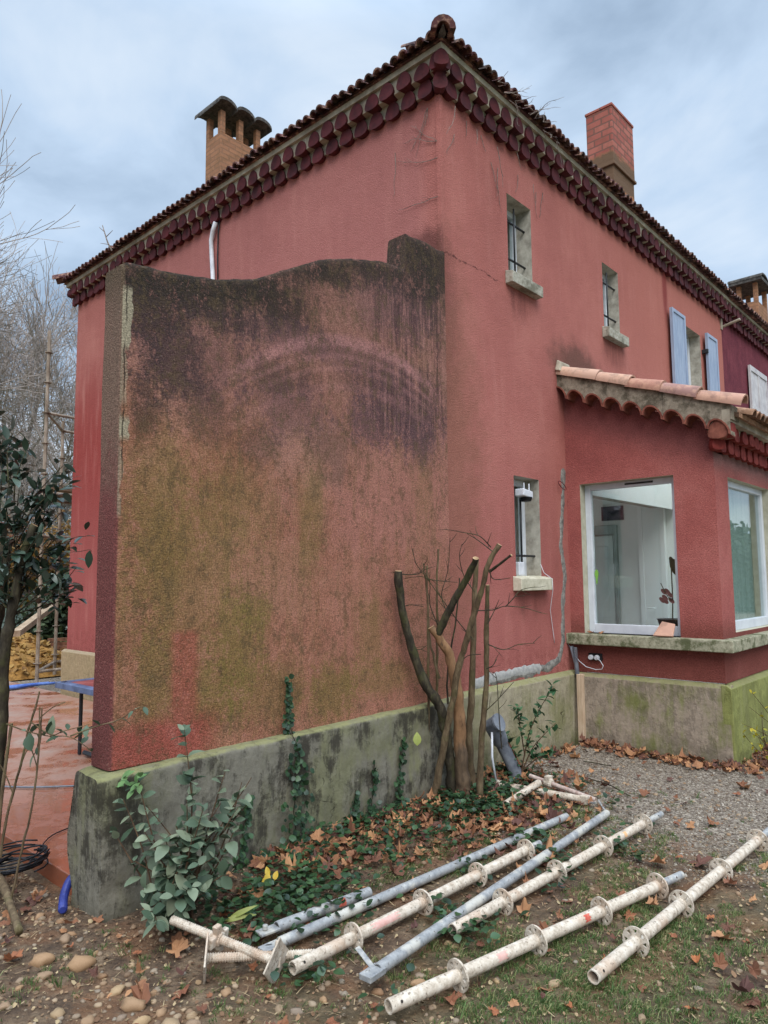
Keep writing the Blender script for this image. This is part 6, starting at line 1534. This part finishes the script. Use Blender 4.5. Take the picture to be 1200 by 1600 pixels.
# ground ivy and clover, grass
b = MB(); n = 0; tries = 0
while n < 3400 and tries < 260000:
    tries += 1; x, y = R.uniform(-2.7, .6), R.uniform(-1.9, -.14)
    d = max(.8*math.exp(-((-.12-y)/.5)**2)*max(0, nz(x, y, 2, 2.2)+.35), 1.4*math.exp(-((x+.3)**2/.16+(y+.5)**2/.05)), max(0, nz(x, y, 5, 3)-.18)*1.2, math.exp(-((x+2.2)**2/.12+(y+.62)**2/.08))*.9)
    if R.random() > d or not visible(x, y): continue
    Lf = R.uniform(.02, .052); leaf(b, (x, y, hgt(x, y)+R.uniform(.02, .085)), Vector((R.uniform(-1, 1), R.uniform(-1, 1), R.uniform(-.2, .5))), Vector((0, 0, 1))+rv(.4), Lf, Lf*.85, .15, .2); n += 1
tag(b.build('ground_ivy', IVY, smooth=True), 'ivy and small green leaves creeping over the ground below the garden wall', 'ground cover', kind='stuff')
GR = leafmat('grass_blade', (58, 84, 42), (90, 118, 60), (168, 160, 114), .3, .6)
b = MB(); n = 0; tries = 0
def grass_d(x, y):
    d = max(0, nz(x, y, 9, 1.6)+.7*nz(x, y, 4, 5)+.12)
    e = 1 if (y < -.75 and x < .1) else .12
    if x < -2.35: e = .22
    if x > .1: e = .1*max(0, 1-(x-.1))
    return d*e
while n < 2300 and tries < 300000:
    tries += 1; x, y = R.uniform(-3.8, 1.0), R.uniform(-3.1, -.2)
    if R.random() > grass_d(x, y) or not visible(x, y): continue
    z = hgt(x, y); n += 1; big_ = R.random() < .05; bx, by = R.uniform(-.6, .6), R.uniform(-.6, .6)
    for k in range(R.randint(8, 20)):
        a = R.uniform(0, 6.3); r_ = R.uniform(0, .028); p = Vector((x+r_*math.cos(a), y+r_*math.sin(a), z)); h = R.uniform(.008, .028)*(2.4 if big_ else 1); w_ = R.uniform(.001, .0022); a2 = R.uniform(0, 6.3)
        ln = Vector((math.cos(a2)+bx, math.sin(a2)+by, 0))*h*R.uniform(.3, 1.6)
        s = Vector((-math.sin(a2+1), math.cos(a2+1), 0))*w_; m1 = p+ln*.35+Vector((0, 0, h*.75)); i = b.a(p-s, p+s, m1+s*.8, m1-s*.8, p+ln+Vector((0, 0, h*R.uniform(.5, 1))))
        b.face((i, i+1, i+2, i+3)); b.face((i+3, i+2, i+4))
tag(b.build('grass', GR), 'patchy short green grass between the scaffold tubes', 'grass', kind='stuff')
# crumbs of leaf, bark and straw between the grass
DEB = leafmat('ground_debris', (78, 56, 44), (134, 104, 78), (176, 156, 120), .05, .85, .2)
b = MB(); n = 0
while n < 9000:
    x, y = R.uniform(-3.8, 1.2), R.uniform(-3.1, 1.2)
    if y > -.13 and x > -2.9: continue
    if R.random() > (1 if x < .2 else .3) or not visible(x, y): continue
    n += 1; z = hgt(x, y)+R.uniform(.003, .014)
    if R.random() < .3:
        a = R.uniform(0, 6.3); L = R.uniform(.015, .06); d = Vector((math.cos(a), math.sin(a), R.uniform(-.05, .2)))*L; sd = Vector((-d.y, d.x, 0)).normalized()*R.uniform(.0008, .0016); p = Vector((x, y, z)); q = b.a(p-sd, p+sd, p+d*.6+sd+Vector((0, 0, .003)), p+d*.6-sd+Vector((0, 0, .003)), p+d); b.face((q, q+1, q+2, q+3)); b.face((q+3, q+2, q+4))
    else:
        s_ = R.uniform(.004, .015)*R.uniform(.5, 1); nn_ = (Vector((0, 0, 1))+rv(.6)).normalized(); u = nn_.orthogonal().normalized(); v = nn_.cross(u); k0 = R.randint(4, 6)
        b.poly(*[Vector((x, y, z))+(u*math.cos(6.283*k/k0)+v*math.sin(6.283*k/k0))*s_*R.uniform(.5, 1.2) for k in range(k0)])
tag(b.build('ground_debris', DEB), 'crumbled leaf bits and straw strewn over the soil and grass', 'debris', kind='stuff')
# twigs on the ground
for k, (pts, lab) in enumerate(((([(905, 1213), (940, 1222), (985, 1243)]), 'thin dark stick lying on the gravel right of the tube pile'), (([(912, 1190), (955, 1196)]), 'short dark stick on the gravel close to the extension plinth'), (([(380, 1400), (352, 1412), (310, 1390)]), 'pale curved stick under the grey leaved shrub'))):
    b = MB(); P = bez([on(x, y, 2, .015) for x, y in pts], 6); b.tube([p+Vector((0, 0, .004*math.sin(i))) for i, p in enumerate(P)], .005, 6); tag(b.build('stick', BARK_D if k < 2 else CUT, smooth=True), lab, 'stick')
